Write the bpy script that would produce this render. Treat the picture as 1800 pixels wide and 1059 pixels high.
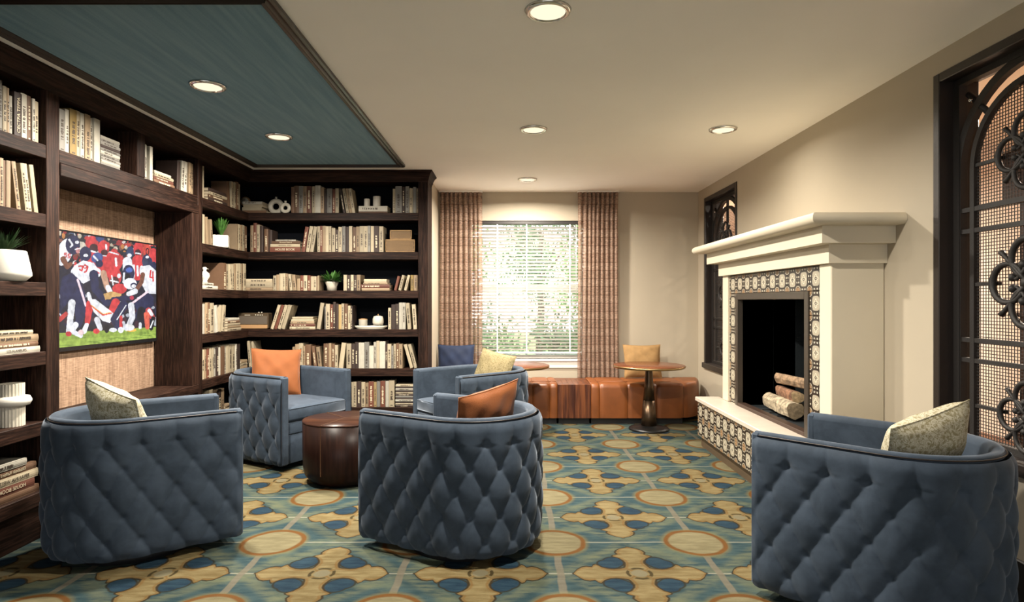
import bpy, math, random
from mathutils import Matrix, Vector
import numpy as np
R = math.radians
random.seed(7)
for o in list(bpy.data.objects): bpy.data.objects.remove(o)
SC = bpy.context.scene
COL = SC.collection

# ------------------------------------------------------------------ camera
CAMZ = 1.45
cam_d = bpy.data.cameras.new('camera'); cam_d.sensor_width = 36.0
cam_d.lens = 36.0 * 1080.0 / 1800.0
cam_d.clip_start = 0.05; cam_d.clip_end = 200
cam = bpy.data.objects.new('camera', cam_d); COL.objects.link(cam)
cam.location = (0, 0, CAMZ); cam.rotation_euler = (R(90), 0, 0)
SC.camera = cam

# ------------------------------------------------------------------ world / exposure
SC.view_settings.view_transform = 'Standard'
SC.view_settings.look = 'None'
SC.view_settings.gamma = 1.0
SC.view_settings.use_curve_mapping = False
SC.view_settings.exposure = 1.78
SC.cycles.use_denoising = True
SC.cycles.max_bounces = 10
SC.cycles.diffuse_bounces = 6
SC.cycles.transparent_max_bounces = 16
SC.cycles.sample_clamp_indirect = 6.0
world = bpy.data.worlds.new('sky_world'); SC.world = world
world.use_nodes = True
wn = world.node_tree
for n in list(wn.nodes): wn.nodes.remove(n)
wo = wn.nodes.new('ShaderNodeOutputWorld'); wb = wn.nodes.new('ShaderNodeBackground')
wt = wn.nodes.new('ShaderNodeTexCoord'); ws = wn.nodes.new('ShaderNodeSeparateXYZ'); wr = wn.nodes.new('ShaderNodeValToRGB')
wn.links.new(wt.outputs['Generated'], ws.inputs[0]); wn.links.new(ws.outputs['Z'], wr.inputs[0])
wr.color_ramp.elements[0].position = 0.0; wr.color_ramp.elements[0].color = (1.0, 0.97, 0.93, 1)
wr.color_ramp.elements[1].position = 1.0; wr.color_ramp.elements[1].color = (0.75, 0.86, 1.0, 1)
wn.links.new(wr.outputs[0], wb.inputs[0]); wn.links.new(wb.outputs[0], wo.inputs[0])
WORLD_STRENGTH = 0.9
wb.inputs[1].default_value = WORLD_STRENGTH
LAMP_W = 36.0            # each recessed downlight
LAMP_COL = (1.0, 0.915, 0.795)
# the windows (one in view, a glazed wall added behind the camera for light) are portals for the daylight
for (x_, y_, z_, rx_, w_, h_) in ((0.2, 8.12, 1.6, -90, 1.5, 1.75), (-.35, -2.66, 1.4, 90, 5.4, 2.6)):
    pl = bpy.data.lights.new('window_portal', 'AREA'); pl.shape = 'RECTANGLE'; pl.size = w_; pl.size_y = h_
    pl.cycles.is_portal = True
    plo = bpy.data.objects.new('window_portal', pl); COL.objects.link(plo)
    plo.location = (x_, y_, z_); plo.rotation_euler = (R(rx_), 0, 0)

# ------------------------------------------------------------------ helpers
def px(x, y, Y): return ((x - 900) * Y / 1080.0, Y, CAMZ - (y - 529.5) * Y / 1080.0)

class MB:
    """collects faces, builds ONE mesh object"""
    def __init__(s): s.v = []; s.f = []; s.smooth = []
    def add(s, vs, fs, smooth=False, M=None):
        b = len(s.v)
        if M is not None: vs = [tuple(M @ Vector(p)) for p in vs]
        s.v += [tuple(p) for p in vs]
        for f in fs: s.f.append(tuple(i + b for i in f)); s.smooth.append(smooth)
        return s
    def box(s, x0, x1, y0, y1, z0, z1, M=None):
        vs = [(x0,y0,z0),(x1,y0,z0),(x1,y1,z0),(x0,y1,z0),(x0,y0,z1),(x1,y0,z1),(x1,y1,z1),(x0,y1,z1)]
        fs = [(0,3,2,1),(4,5,6,7),(0,1,5,4),(1,2,6,5),(2,3,7,6),(3,0,4,7)]
        return s.add(vs, fs, False, M)
    def bbox(s, x0, x1, y0, y1, z0, z1, b=0.004, M=None):
        """box with chamfered edges"""
        b = min(b, (x1-x0)*.45, (y1-y0)*.45, (z1-z0)*.45)
        P = {}; vs = []
        for sx in (0,1):
            for sy in (0,1):
                for sz in (0,1):
                    for k in range(3):
                        c = [(x0,x1)[sx], (y0,y1)[sy], (z0,z1)[sz]]
                        for j, sg in enumerate((sx,sy,sz)):
                            if j != k: c[j] += b if sg == 0 else -b
                        P[(sx,sy,sz,k)] = len(vs); vs.append(tuple(c))
        fs = []
        for k in range(3):
            a, c = [j for j in range(3) if j != k]
            for sgn in (0,1):
                q = []
                for (u, w) in ((0,0),(1,0),(1,1),(0,1)):
                    t = [0,0,0]; t[k] = sgn; t[a] = u; t[c] = w
                    q.append(P[(*t, k)])
                fs.append(tuple(q))
        for k in range(3):          # edges along k
            a, c = [j for j in range(3) if j != k]
            for u in (0,1):
                for w in (0,1):
                    t0 = [0,0,0]; t0[a] = u; t0[c] = w; t1 = list(t0); t1[k] = 1
                    fs.append((P[(*t0,a)], P[(*t0,c)], P[(*t1,c)], P[(*t1,a)]))
        for sx in (0,1):
            for sy in (0,1):
                for sz in (0,1): fs.append(tuple(P[(sx,sy,sz,k)] for k in range(3)))
        # consistent outward orientation for a convex body
        cx, cy, cz = (x0+x1)/2, (y0+y1)/2, (z0+z1)/2
        out = []
        for f in fs:
            p = [Vector(vs[i]) for i in f]; n = (p[1]-p[0]).cross(p[2]-p[0])
            ctr = sum(p, Vector()) / len(p) - Vector((cx,cy,cz))
            out.append(f if n.dot(ctr) > 0 else tuple(reversed(f)))
        return s.add(vs, out, False, M)
    def lathe(s, prof, n=32, M=None, smooth=True, cx=0, cy=0):
        vs = []; fs = []
        for (r, z) in prof:
            for i in range(n):
                a = 2*math.pi*i/n; vs.append((cx + r*math.cos(a), cy + r*math.sin(a), z))
        for j in range(len(prof)-1):
            for i in range(n):
                k = (i+1) % n; fs.append((j*n+i, j*n+k, (j+1)*n+k, (j+1)*n+i))
        if prof[0][0] > 1e-6: fs.append(tuple(reversed(range(n))))
        if prof[-1][0] > 1e-6: fs.append(tuple((len(prof)-1)*n+i for i in range(n)))
        return s.add(vs, fs, smooth, M)
    def tube(s, pts, r, n=8, closed=False, caps=True, M=None):
        pts = [Vector(p) for p in pts]; N = len(pts); vs = []; fs = []
        rr = r if isinstance(r, (list, tuple)) else [r]*N
        prev = None
        for i, p in enumerate(pts):
            if closed: t = pts[(i+1) % N] - pts[i-1]
            else: t = pts[min(i+1, N-1)] - pts[max(i-1, 0)]
            t.normalize()
            if prev is None:
                up = Vector((0,0,1)) if abs(t.z) < .9 else Vector((1,0,0))
                nn = t.cross(up).normalized()
            else:
                nn = prev - t*prev.dot(t)
                if nn.length < 1e-6: nn = t.orthogonal()
                nn.normalize()
            prev = nn; b = t.cross(nn)
            for k in range(n):
                a = 2*math.pi*k/n; vs.append(tuple(p + nn*(rr[i]*math.cos(a)) + b*(rr[i]*math.sin(a))))
        for i in range(N if closed else N-1):
            j = (i+1) % N
            for k in range(n):
                l = (k+1) % n; fs.append((i*n+k, i*n+l, j*n+l, j*n+k))
        if caps and not closed:
            fs.append(tuple(reversed(range(n)))); fs.append(tuple((N-1)*n+k for k in range(n)))
        return s.add(vs, fs, True, M)
    def prism(s, poly, z0, z1, M=None):
        n = len(poly)
        vs = [(x,y,z0) for x,y in poly] + [(x,y,z1) for x,y in poly]
        fs = [tuple(reversed(range(n))), tuple(range(n,2*n))] + [(i,(i+1)%n,n+(i+1)%n,n+i) for i in range(n)]
        return s.add(vs, fs, False, M)
    def ball(s, c, r, n=10, m=6, sx=1, sy=1, sz=1):
        vs = []; fs = []
        for j in range(m+1):
            t = math.pi*j/m
            for i in range(n):
                a = 2*math.pi*i/n
                vs.append((c[0]+r*sx*math.sin(t)*math.cos(a), c[1]+r*sy*math.sin(t)*math.sin(a), c[2]-r*sz*math.cos(t)))
        for j in range(m):
            for i in range(n):
                k = (i+1) % n; fs.append((j*n+i, j*n+k, (j+1)*n+k, (j+1)*n+i))
        return s.add(vs, fs, True)
    def grid(s, P, nu, nv, closeu=False, smooth=True, flip=False):
        """P[i][j] -> point, i in nu, j in nv"""
        vs = [P[i][j] for i in range(nu) for j in range(nv)]; fs = []
        for i in range(nu if closeu else nu-1):
            k = (i+1) % nu
            for j in range(nv-1):
                q = (i*nv+j, k*nv+j, k*nv+j+1, i*nv+j+1)
                fs.append(tuple(reversed(q)) if flip else q)
        return s.add(vs, fs, smooth)
    def mesh(s, name):
        me = bpy.data.meshes.new(name); me.from_pydata(s.v, [], s.f)
        me.polygons.foreach_set('use_smooth', s.smooth); me.update()
        return me
    def build(s, name, mat=None, parent=None, loc=None, rot=None):
        return obj(name, s.mesh(name), mat, parent, loc, rot)

def obj(name, me, mat=None, parent=None, loc=None, rot=None):
    o = bpy.data.objects.new(name, me); COL.objects.link(o)
    if mat is not None and not me.materials: me.materials.append(mat)
    if parent is not None: o.parent = parent
    if loc is not None: o.location = loc
    if rot is not None: o.rotation_euler = rot
    return o
def tag(o, label, cat=None, group=None, kind=None):
    if label: o['label'] = label
    if cat: o['category'] = cat
    if group: o['group'] = group
    if kind: o['kind'] = kind
    return o
def struct(o, label=None): 
    o['kind'] = 'structure'
    if label: o['label'] = label
    return o
def thing(name, label, cat, loc=(0,0,0), rz=0.0, group=None):
    o = bpy.data.objects.new(name, None); COL.objects.link(o)
    o.empty_display_size = .1
    o.location = loc; o.rotation_euler = (0,0,rz)
    return tag(o, label, cat, group)
def copy_tree(o, parent=None):
    c = o.copy(); COL.objects.link(c); c.parent = parent
    for ch in [k for k in bpy.data.objects if k.parent == o]: copy_tree(ch, c)
    return c

# ------------------------------------------------------------------ node expressions
class NX:
    def __init__(s, nt, v): s.nt = nt; s.v = v
    def _m(s, op, *a, clamp=False):
        n = s.nt.nodes.new('ShaderNodeMath'); n.operation = op; n.use_clamp = clamp
        for i, x in enumerate((s,) + a):
            x = x.v if isinstance(x, NX) else x
            if isinstance(x, (int, float)): n.inputs[i].default_value = x
            else: s.nt.links.new(x, n.inputs[i])
        return NX(s.nt, n.outputs[0])
    def __add__(s, o): return s._m('ADD', o)
    def __radd__(s, o): return s._m('ADD', o)
    def __sub__(s, o): return s._m('SUBTRACT', o)
    def __rsub__(s, o): return NX(s.nt, o)._m('SUBTRACT', s)
    def __mul__(s, o): return s._m('MULTIPLY', o)
    def __rmul__(s, o): return s._m('MULTIPLY', o)
    def __truediv__(s, o): return s._m('DIVIDE', o)
    def abs(s): return s._m('ABSOLUTE')
    def fract(s): return s._m('FRACT')
    def floor(s): return s._m('FLOOR')
    def sqrt(s): return s._m('SQRT')
    def sin(s): return s._m('SINE')
    def pow(s, o): return s._m('POWER', o)
    def max(s, o): return s._m('MAXIMUM', o)
    def min(s, o): return s._m('MINIMUM', o)
    def step(s, lo, hi):
        n = s.nt.nodes.new('ShaderNodeMapRange'); n.interpolation_type = 'SMOOTHSTEP'
        s.nt.links.new(s.v, n.inputs[0]); n.inputs[1].default_value = min(lo,hi); n.inputs[2].default_value = max(lo,hi)
        n.inputs[3].default_value = 0 if lo < hi else 1; n.inputs[4].default_value = 1 if lo < hi else 0
        return NX(s.nt, n.outputs[0])
    def curve(s, pts):
        n = s.nt.nodes.new('ShaderNodeValToRGB'); cr = n.color_ramp; cr.interpolation = 'LINEAR'
        while len(cr.elements) > 1: cr.elements.remove(cr.elements[0])
        cr.elements[0].position = pts[0][0]; cr.elements[0].color = (pts[0][1],)*3 + (1,)
        for p, v in pts[1:]:
            e = cr.elements.new(p); e.color = (v, v, v, 1)
        s.nt.links.new(s.v, n.inputs[0]); return NX(s.nt, n.outputs[0])
def mixc(nt, fac, a, b):
    n = nt.nodes.new('ShaderNodeMix'); n.data_type = 'RGBA'
    for s_, x in ((n.inputs[0], fac), (n.inputs[6], a), (n.inputs[7], b)):
        x = x.v if isinstance(x, NX) else x
        if isinstance(x, (int, float)): s_.default_value = x
        elif isinstance(x, (tuple, list)): s_.default_value = (*x[:3], 1)
        else: nt.links.new(x, s_)
    return n.outputs[2]
def base_mat(name):
    m = bpy.data.materials.new(name); m.use_nodes = True; nt = m.node_tree
    return m, nt, nt.nodes['Principled BSDF']
def objco(nt, scale=(1,1,1), which='Object'):
    tc = nt.nodes.new('ShaderNodeTexCoord'); mp = nt.nodes.new('ShaderNodeMapping')
    mp.inputs['Scale'].default_value = scale
    nt.links.new(tc.outputs[which], mp.inputs[0]); return mp.outputs[0]
def sep(nt, vec):
    n = nt.nodes.new('ShaderNodeSeparateXYZ'); nt.links.new(vec, n.inputs[0])
    return [NX(nt, n.outputs[i]) for i in range(3)]
def noise(nt, vec, scale, detail=3, rough=.5, dist=0.0):
    n = nt.nodes.new('ShaderNodeTexNoise'); nt.links.new(vec, n.inputs['Vector'])
    n.inputs['Scale'].default_value = scale; n.inputs['Detail'].default_value = detail
    n.inputs['Roughness'].default_value = rough; n.inputs['Distortion'].default_value = dist
    return NX(nt, n.outputs['Fac'])
def bump(nt, bs, h, strength, dist):
    b = nt.nodes.new('ShaderNodeBump'); b.inputs['Strength'].default_value = strength; b.inputs['Distance'].default_value = dist
    nt.links.new(h.v if isinstance(h, NX) else h, b.inputs['Height']); nt.links.new(b.outputs[0], bs.inputs['Normal'])
def M_plain(name, c, rough=.5, metal=0.0, var=0.0, vs=6.0, bs=0.0, bscale=60.0, sheen=0.0, coat=0.0, spec=None, stretch=(1,1,1)):
    m, nt, p = base_mat(name)
    p.inputs['Base Color'].default_value = (*c, 1); p.inputs['Roughness'].default_value = rough; p.inputs['Metallic'].default_value = metal
    if spec is not None: p.inputs['Specular IOR Level'].default_value = spec
    if sheen: p.inputs['Sheen Weight'].default_value = sheen; p.inputs['Sheen Roughness'].default_value = .4
    if coat: p.inputs['Coat Weight'].default_value = coat; p.inputs['Coat Roughness'].default_value = .15
    co = objco(nt, stretch)
    if var:
        f = noise(nt, co, vs, 4)
        nt.links.new(mixc(nt, f.step(.3,.7), tuple(x*(1-var) for x in c), tuple(min(1,x*(1+var)) for x in c)), p.inputs['Base Color'])
    if bs: bump(nt, p, noise(nt, co, bscale, 4), bs, .01)
    return m
def M_wood(name, dark, light, axis='z', fine=90.0, rough=.55, bs=.25, wide=6.0):
    """open grained timber: noise stretched along the grain axis"""
    m, nt, p = base_mat(name)
    st = {'x': (.06,1,1), 'y': (1,.06,1), 'z': (1,1,.06)}[axis]
    co = objco(nt, st)
    a = noise(nt, co, fine, 5, .65); b = noise(nt, co, wide, 3, .5, 1.2)
    g = (b*14.0).sin()*.5 + .5
    f = (a.step(.40,.68)*.65 + g*.20 + b*.3)
    nt.links.new(mixc(nt, f.step(.15,.95), dark, light), p.inputs['Base Color'])
    p.inputs['Roughness'].default_value = rough; p.inputs['Specular IOR Level'].default_value = .12
    bump(nt, p, a + g*.3, bs, .003)
    return m
# ------------------------------------------------------------------ materials
WALLC = (.43, .375, .285)
m_wall = M_plain('wall_paint', WALLC, .75, var=.02, vs=2)
m_ceil = M_plain('ceiling_paint', (.95, .92, .85), .8, var=.015, vs=1.5)
m_white = M_plain('white_paint', (.78, .75, .69), .45)
m_mantel = M_plain('plaster_cream', (.62, .55, .42), .55, var=.015, vs=3)
m_slab = M_plain('hearth_stone', (.52, .455, .38), .4, var=.05, vs=9)
OD, OL = (.009, .0042, .0029), (.035, .0165, .0108)
m_oakz = M_wood('dark_oak_upright', OD, OL, 'z')
m_oakx = M_wood('dark_oak_across', OD, OL, 'x')
m_oaky = M_wood('dark_oak_along', OD, OL, 'y')
m_backp = M_plain('black_back_panel', (.0035, .0042, .006), .9, spec=.08)
m_trim = M_plain('dark_trim', (.018, .011, .008), .3, bs=.1, bscale=40)
m_black = M_plain('black_paint', (.012, .011, .011), .4)
m_iron = M_plain('wrought_iron', (.010, .008, .007), .6, bs=.15, bscale=120)
m_casing = M_plain('espresso_casing', (.016, .011, .009), .4, bs=.1, bscale=50)
m_chrome = M_plain('polished_nickel', (.75, .73, .70), .18, 1.0)
m_bronze = M_plain('dark_bronze', (.10, .065, .04), .32, .9)
m_bronze_foot = M_plain('black_bronze', (.012, .012, .012), .35, .4)
m_brassedge = M_plain('antique_brass', (.40, .27, .13), .3, 1.0)
m_leather = M_plain('cognac_leather', (.20, .060, .014), .42, var=.14, vs=5, bs=.12, bscale=180)
m_rust = M_plain('rust_linen', (.185, .050, .005), .8, var=.05, vs=14, bs=.25, bscale=260, sheen=.2)
m_mustard = M_plain('mustard_linen', (.30, .175, .066), .85, var=.1, vs=14, bs=.25, bscale=260)
m_navy = M_plain('navy_velvet', (.004, .014, .048), .8, var=.15, vs=10, sheen=.08)
m_seam = M_plain('dark_nail_trim', (.02, .014, .011), .4, .3)
m_plinth = M_plain('black_plinth', (.01, .01, .011), .5)
m_fire = M_plain('firebox_black', (.012, .017, .020), .6)
m_fframe = M_plain('firebox_frame_metal', (.085, .07, .055), .4, .6)
m_firesill = M_plain('firebox_sill_metal', (.06, .035, .025), .45, .3)
m_page = M_plain('book_pages', (.46, .38, .26), .8)
m_cer = M_plain('cream_ceramic', (.54, .50, .41), .35)
m_cerw = M_plain('white_ceramic', (.60, .575, .51), .4)
m_wax = M_plain('candle_wax', (.60, .56, .48), .5)
m_rattan = M_plain('rattan_weave', (.36, .22, .10), .6, var=.2, vs=60)
m_dark = M_plain('dark_void', (.02, .012, .008), .8)
m_leaf = M_plain('plant_leaf', (.05, .14, .025), .45, var=.35, vs=30)
m_leafd = M_plain('dark_grass_leaf', (.03, .07, .022), .5, var=.3, vs=30)
m_soil = M_plain('potting_soil', (.03, .02, .012), .9)
m_radio = M_plain('radio_walnut', (.06, .04, .022), .4, var=.2, vs=20)
m_radiog = M_plain('radio_grille', (.09, .07, .05), .7)
m_tan = M_plain('tan_leather', (.38, .22, .1), .5)
m_bezel = M_plain('tv_bezel', (.008,.008,.009), .25)
m_next = M_plain('next_room_wall', (.72, .62, .54), .8)
m_nextt = M_plain('next_room_tan', (.62, .40, .20), .7, var=.1)
m_nextf = M_wood('next_room_floor', (.09,.04,.022), (.17,.085,.05), 'y', 30)
m_bark = M_plain('tree_bark', (.13,.09,.06), .9, var=.3, vs=12)
m_outleaf = M_plain('garden_leaf', (.26,.46,.13), .6, var=.5, vs=1.6)
m_outleaf2 = M_plain('garden_leaf_dark', (.16,.29,.12), .6, var=.5, vs=2.0)
m_lawn = M_plain('lawn_grass', (.34,.46,.15), .9, var=.3, vs=1.2)
m_pave = M_plain('pale_paving', (.62,.6,.56), .8)

def emis(name, c, s):
    m = bpy.data.materials.new(name); m.use_nodes = True; nt = m.node_tree
    for n in list(nt.nodes): nt.nodes.remove(n)
    e = nt.nodes.new('ShaderNodeEmission'); o = nt.nodes.new('ShaderNodeOutputMaterial')
    e.inputs[0].default_value = (*c, 1); e.inputs[1].default_value = s; nt.links.new(e.outputs[0], o.inputs[0]); return m
m_lens = emis('downlight_lens', (1.0, .90, .66), .33)

def velvet():
    m, nt, p = base_mat('blue_velvet'); co = objco(nt)
    a = noise(nt, co, 7, 5, .65, .4)
    c = mixc(nt, a.step(.3,.72), (.024,.036,.053), (.042,.059,.084))
    nt.links.new(c, p.inputs['Base Color'])
    p.inputs['Roughness'].default_value = .75; p.inputs['Specular IOR Level'].default_value = .22
    p.inputs['Sheen Weight'].default_value = .28; p.inputs['Sheen Roughness'].default_value = .38
    p.inputs['Sheen Tint'].default_value = (.75,.85,1,1)
    bump(nt, p, noise(nt, co, 420, 2), .12, .002); return m
m_velvet = velvet()

def leafprint(name, c0, c1, scale=34):
    m, nt, p = base_mat(name); co = objco(nt)
    w = noise(nt, co, scale*.35, 2, .5, 2.2)
    a = (w*34.0).sin().abs()
    f = a.step(.25,.6) * noise(nt, co, scale*1.6, 3).step(.35,.5)
    nt.links.new(mixc(nt, f, c1, c0), p.inputs['Base Color']); p.inputs['Roughness'].default_value = .85
    bump(nt, p, noise(nt, co, 320, 2), .2, .002); return m
m_cream = leafprint('cream_leaf_print', (.46,.43,.325), (.235,.205,.11))
m_goldp = leafprint('gold_speckled_weave', (.25,.205,.105), (.12,.09,.033), 60)

def blue_cloth():
    m, nt, p = base_mat('blue_grasscloth')
    a = noise(nt, objco(nt, (1, .05, 1)), 26, 5, .6); b = noise(nt, objco(nt, (1,1,1)), 160, 2)
    f = a*.8 + b*.25
    nt.links.new(mixc(nt, f.step(.3,.75), (.13,.25,.325), (.21,.345,.42)), p.inputs['Base Color'])
    p.inputs['Roughness'].default_value = .8; bump(nt, p, b, .15, .003); return m
m_blue = blue_cloth()

def grasscloth():
    m, nt, p = base_mat('tan_grasscloth')
    a = noise(nt, objco(nt, (1,1,.04)), 130, 4, .6); b = noise(nt, objco(nt, (1,.12,1)), 150, 3, .6)
    f = a*.65 + b*.45
    nt.links.new(mixc(nt, f.step(.38,.74), (.15,.085,.05), (.37,.245,.16)), p.inputs['Base Color'])
    p.inputs['Roughness'].default_value = .8; bump(nt, p, f, .3, .003); return m
m_grass = grasscloth()

def cherry():
    m, nt, p = base_mat('cherry_planks')
    a = noise(nt, objco(nt, (1,1,.07)), 26, 4, .6)
    nt.links.new(mixc(nt, a.step(.35,.7), (.055,.013,.006), (.20,.062,.02)), p.inputs['Base Color'])
    p.inputs['Roughness'].default_value = .35; return m
m_cherry = cherry()
m_tabletop = M_wood('red_brown_tabletop', (.085,.025,.011), (.18,.062,.026), 'x', 40, .2, .02)
m_drum = M_wood('espresso_drum', (.009,.0038,.0028), (.018,.0075,.005), 'z', 30, .36, .05)

def carpet():
    m, nt, p = base_mat('medallion_carpet')
    P = .8456
    co = objco(nt)
    n1 = noise(nt, co, 5, 3); n2 = noise(nt, objco(nt, (1,1.7,1)), 4.3, 3)
    x, y, _ = sep(nt, co)
    u = (x - .256)/P + (n1 - .5)*.030; v = (y - 3.69)/P + (n2 - .5)*.030
    uf = (u + 100.5).fract() - .5; vf = (v + 100.5).fract() - .5
    cu = (u + 100.0).fract() - .5; cv = (v + 100.0).fract() - .5
    st = noise(nt, objco(nt, (.22,1,1)), 30, 4, .6)            # horizontal brush streaks
    bl = noise(nt, objco(nt, (.5,1,1)), 5.5, 4, .6)
    teal = mixc(nt, st.step(.3,.7), (.045,.12,.15), (.125,.225,.235))
    col = mixc(nt, bl.step(.47,.70)*.8, teal, (.33,.39,.24))
    # pale halo along the diagonals between medallion and cross
    dg = ((cu.abs() + cv.abs()) - .5).abs()
    col = mixc(nt, dg.step(.10,.015)*.5*st.step(.3,.6), col, (.42,.43,.23))
    # lines
    hl = vf.abs().min(cv.abs()).step(.011,.004)
    col = mixc(nt, hl*.8, col, (.75,.74,.58))
    vl = uf.abs().step(.028,.018)
    col = mixc(nt, vl*.85, col, mixc(nt, st, (.30,.25,.17), (.55,.50,.37)))
    # medallion
    r = (uf*uf*1.1 + vf*vf).sqrt()
    col = mixc(nt, r.step(.275,.225)*.6, col, (.48,.40,.15))
    col = mixc(nt, r.step(.240,.222), col, mixc(nt, st, (.28,.105,.02), (.46,.21,.04)))
    col = mixc(nt, r.step(.205,.185), col, mixc(nt, st.step(.3,.7), (.42,.36,.19), (.62,.54,.30)))
    # cross with four fleur arms
    a = cu.abs(); b = cv.abs(); mm = a.max(b); nn = a.min(b)
    # dark blue commas between the arms
    e = (((mm - .168)*(mm - .168))/1.25 + (nn - .140)*(nn - .140)).sqrt()
    col = mixc(nt, e.step(.082,.071), col, (.055,.055,.03))
    col = mixc(nt, e.step(.071,.060), col, mixc(nt, st.step(.3,.7), (.018,.066,.125), (.055,.14,.21)))
    w = (mm*2.0).curve([(0,.0),(.05,.03),(.14,.085),(.22,.070),(.31,.060),(.38,.066),(.46,.090),(.52,.130),(.55,.120),(.58,.088),(.65,.098),(.72,.085),(.78,.050),(.83,.0)])
    sd = w - nn
    col = mixc(nt, sd.step(-.018,-.006)*mm.step(.43,.42), col, (.085,.055,.018))
    col = mixc(nt, sd.step(-.004,.010), col, mixc(nt, st.step(.3,.7), (.42,.30,.115), (.66,.52,.245)))
    col = mixc(nt, sd.step(.0,.012)*sd.step(.03,.014)*.6, col, (.42,.20,.035))
    rc = (cu*cu + cv*cv).sqrt()
    ring = rc.step(.058,.066)*rc.step(.088,.078)*((a-b).abs().step(.012,.03))
    col = mixc(nt, ring, col, (.14,.10,.03))
    col = mixc(nt, rc.step(.055,.045), col, (.52,.46,.28))
    sc_ = nt.nodes.new('ShaderNodeVectorMath'); sc_.operation = 'SCALE'; sc_.inputs['Scale'].default_value = .22
    nt.links.new(col, sc_.inputs[0]); nt.links.new(sc_.outputs[0], p.inputs['Base Color']); p.inputs['Roughness'].default_value = .9
    p.inputs['Specular IOR Level'].default_value = .15
    bump(nt, p, noise(nt, co, 260, 3), .35, .004)
    return m
m_carpet = carpet()

def tilemat():
    """one encaustic tile, 1 unit square in local x/z"""
    m, nt, p = base_mat('encaustic_tile')
    x, _, z = sep(nt, objco(nt))
    x = x/.172; z = z/.166
    a = x.abs(); b = z.abs(); mx = a.max(b); mn = a.min(b)
    sp = noise(nt, objco(nt), 240, 2)
    CR, BK, TN = (.50,.45,.34), (.010,.007,.006), (.27,.165,.085)
    col = mixc(nt, sp.step(.4,.6)*.5, BK, (.05,.035,.025))
    # tan wedges at the four corners, cream arcs around them
    cr = ((a-.5)*(a-.5) + (b-.5)*(b-.5)).sqrt()
    col = mixc(nt, cr.step(.175,.16), col, TN)
    col = mixc(nt, (cr-.215).abs().step(.020,.010), col, CR)
    # speckled rounded block with a pale flower
    blk = (a*a*a*a + b*b*b*b*.75)
    col = mixc(nt, blk.step(.0105,.0075), col, BK)
    col = mixc(nt, blk.step(.0075,.0060), col, mixc(nt, sp.step(.38,.62), (.21,.18,.13), (.46,.42,.32)))
    r = (x*x + z*z).sqrt()
    pet = r + (mn/(mx+.001))*.10
    col = mixc(nt, pet.step(.215,.195), col, (.58,.53,.41))
    col = mixc(nt, (pet-.130).abs().step(.026,.014), col, (.13,.10,.07))
    col = mixc(nt, r.step(.075,.06), col, BK); col = mixc(nt, r.step(.035,.025), col, CR)
    # small pale curls half way along the edges
    k2 = ((mx-.43)*(mx-.43) + (mn-.12)*(mn-.12)).sqrt()
    col = mixc(nt, k2.step(.048,.036), col, (.60,.55,.43))
    k3 = ((mx-.455)*(mx-.455) + mn*mn).sqrt()
    col = mixc(nt, k3.step(.055,.04), col, (.10,.08,.06))
    nt.links.new(col, p.inputs['Base Color']); p.inputs['Roughness'].default_value = .35
    return m
m_tile = tilemat()
m_grout = M_plain('tile_grout', (.16,.13,.10), .9)

def curtain_mat():
    m = bpy.data.materials.new('sheer_woven_curtain'); m.use_nodes = True; nt = m.node_tree
    p = nt.nodes['Principled BSDF']; out = nt.nodes['Material Output']
    co = objco(nt); x, y, z = sep(nt, co)
    n = noise(nt, objco(nt, (1,1,9)), 9, 4, .7); n2 = noise(nt, objco(nt, (40,1,60)), 1.0, 2, .6)
    band = ((z*30.0) + n*3.0).sin()*.5 + .5
    big = ((z*9.5).fract()-.5).abs().step(.06,.02)
    f = n.step(.35,.7)*.5 + band*.35
    c = mixc(nt, f, (.30,.185,.13), (.50,.36,.275))
    c = mixc(nt, big*.8, c, (.16,.07,.04))
    nt.links.new(c, p.inputs['Base Color']); p.inputs['Roughness'].default_value = .9
    tr = nt.nodes.new('ShaderNodeBsdfTranslucent'); nt.links.new(c, tr.inputs[0])
    tp = nt.nodes.new('ShaderNodeBsdfTransparent')
    m1 = nt.nodes.new('ShaderNodeMixShader'); m1.inputs[0].default_value = .35
    nt.links.new(p.outputs[0], m1.inputs[1]); nt.links.new(tr.outputs[0], m1.inputs[2])
    m2 = nt.nodes.new('ShaderNodeMixShader')
    al = n2.step(.42,.60)*.38 + .06
    nt.links.new(al.v, m2.inputs[0]); nt.links.new(m1.outputs[0], m2.inputs[1]); nt.links.new(tp.outputs[0], m2.inputs[2])
    nt.links.new(m2.outputs[0], out.inputs[0]); return m
m_curtain = curtain_mat()

def glass_mat():
    m = bpy.data.materials.new('window_glass'); m.use_nodes = True; nt = m.node_tree
    out = nt.nodes['Material Output']; nt.nodes.remove(nt.nodes['Principled BSDF'])
    g = nt.nodes.new('ShaderNodeBsdfGlossy'); g.inputs['Roughness'].default_value = .02
    t = nt.nodes.new('ShaderNodeBsdfTransparent'); f = nt.nodes.new('ShaderNodeFresnel'); f.inputs[0].default_value = 1.45
    mx = nt.nodes.new('ShaderNodeMixShader'); nt.links.new(f.outputs[0], mx.inputs[0])
    nt.links.new(t.outputs[0], mx.inputs[1]); nt.links.new(g.outputs[0], mx.inputs[2]); nt.links.new(mx.outputs[0], out.inputs[0]); return m
m_glass = glass_mat()
m_slat = M_plain('white_blind_slat', (.80,.79,.76), .5)
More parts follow.
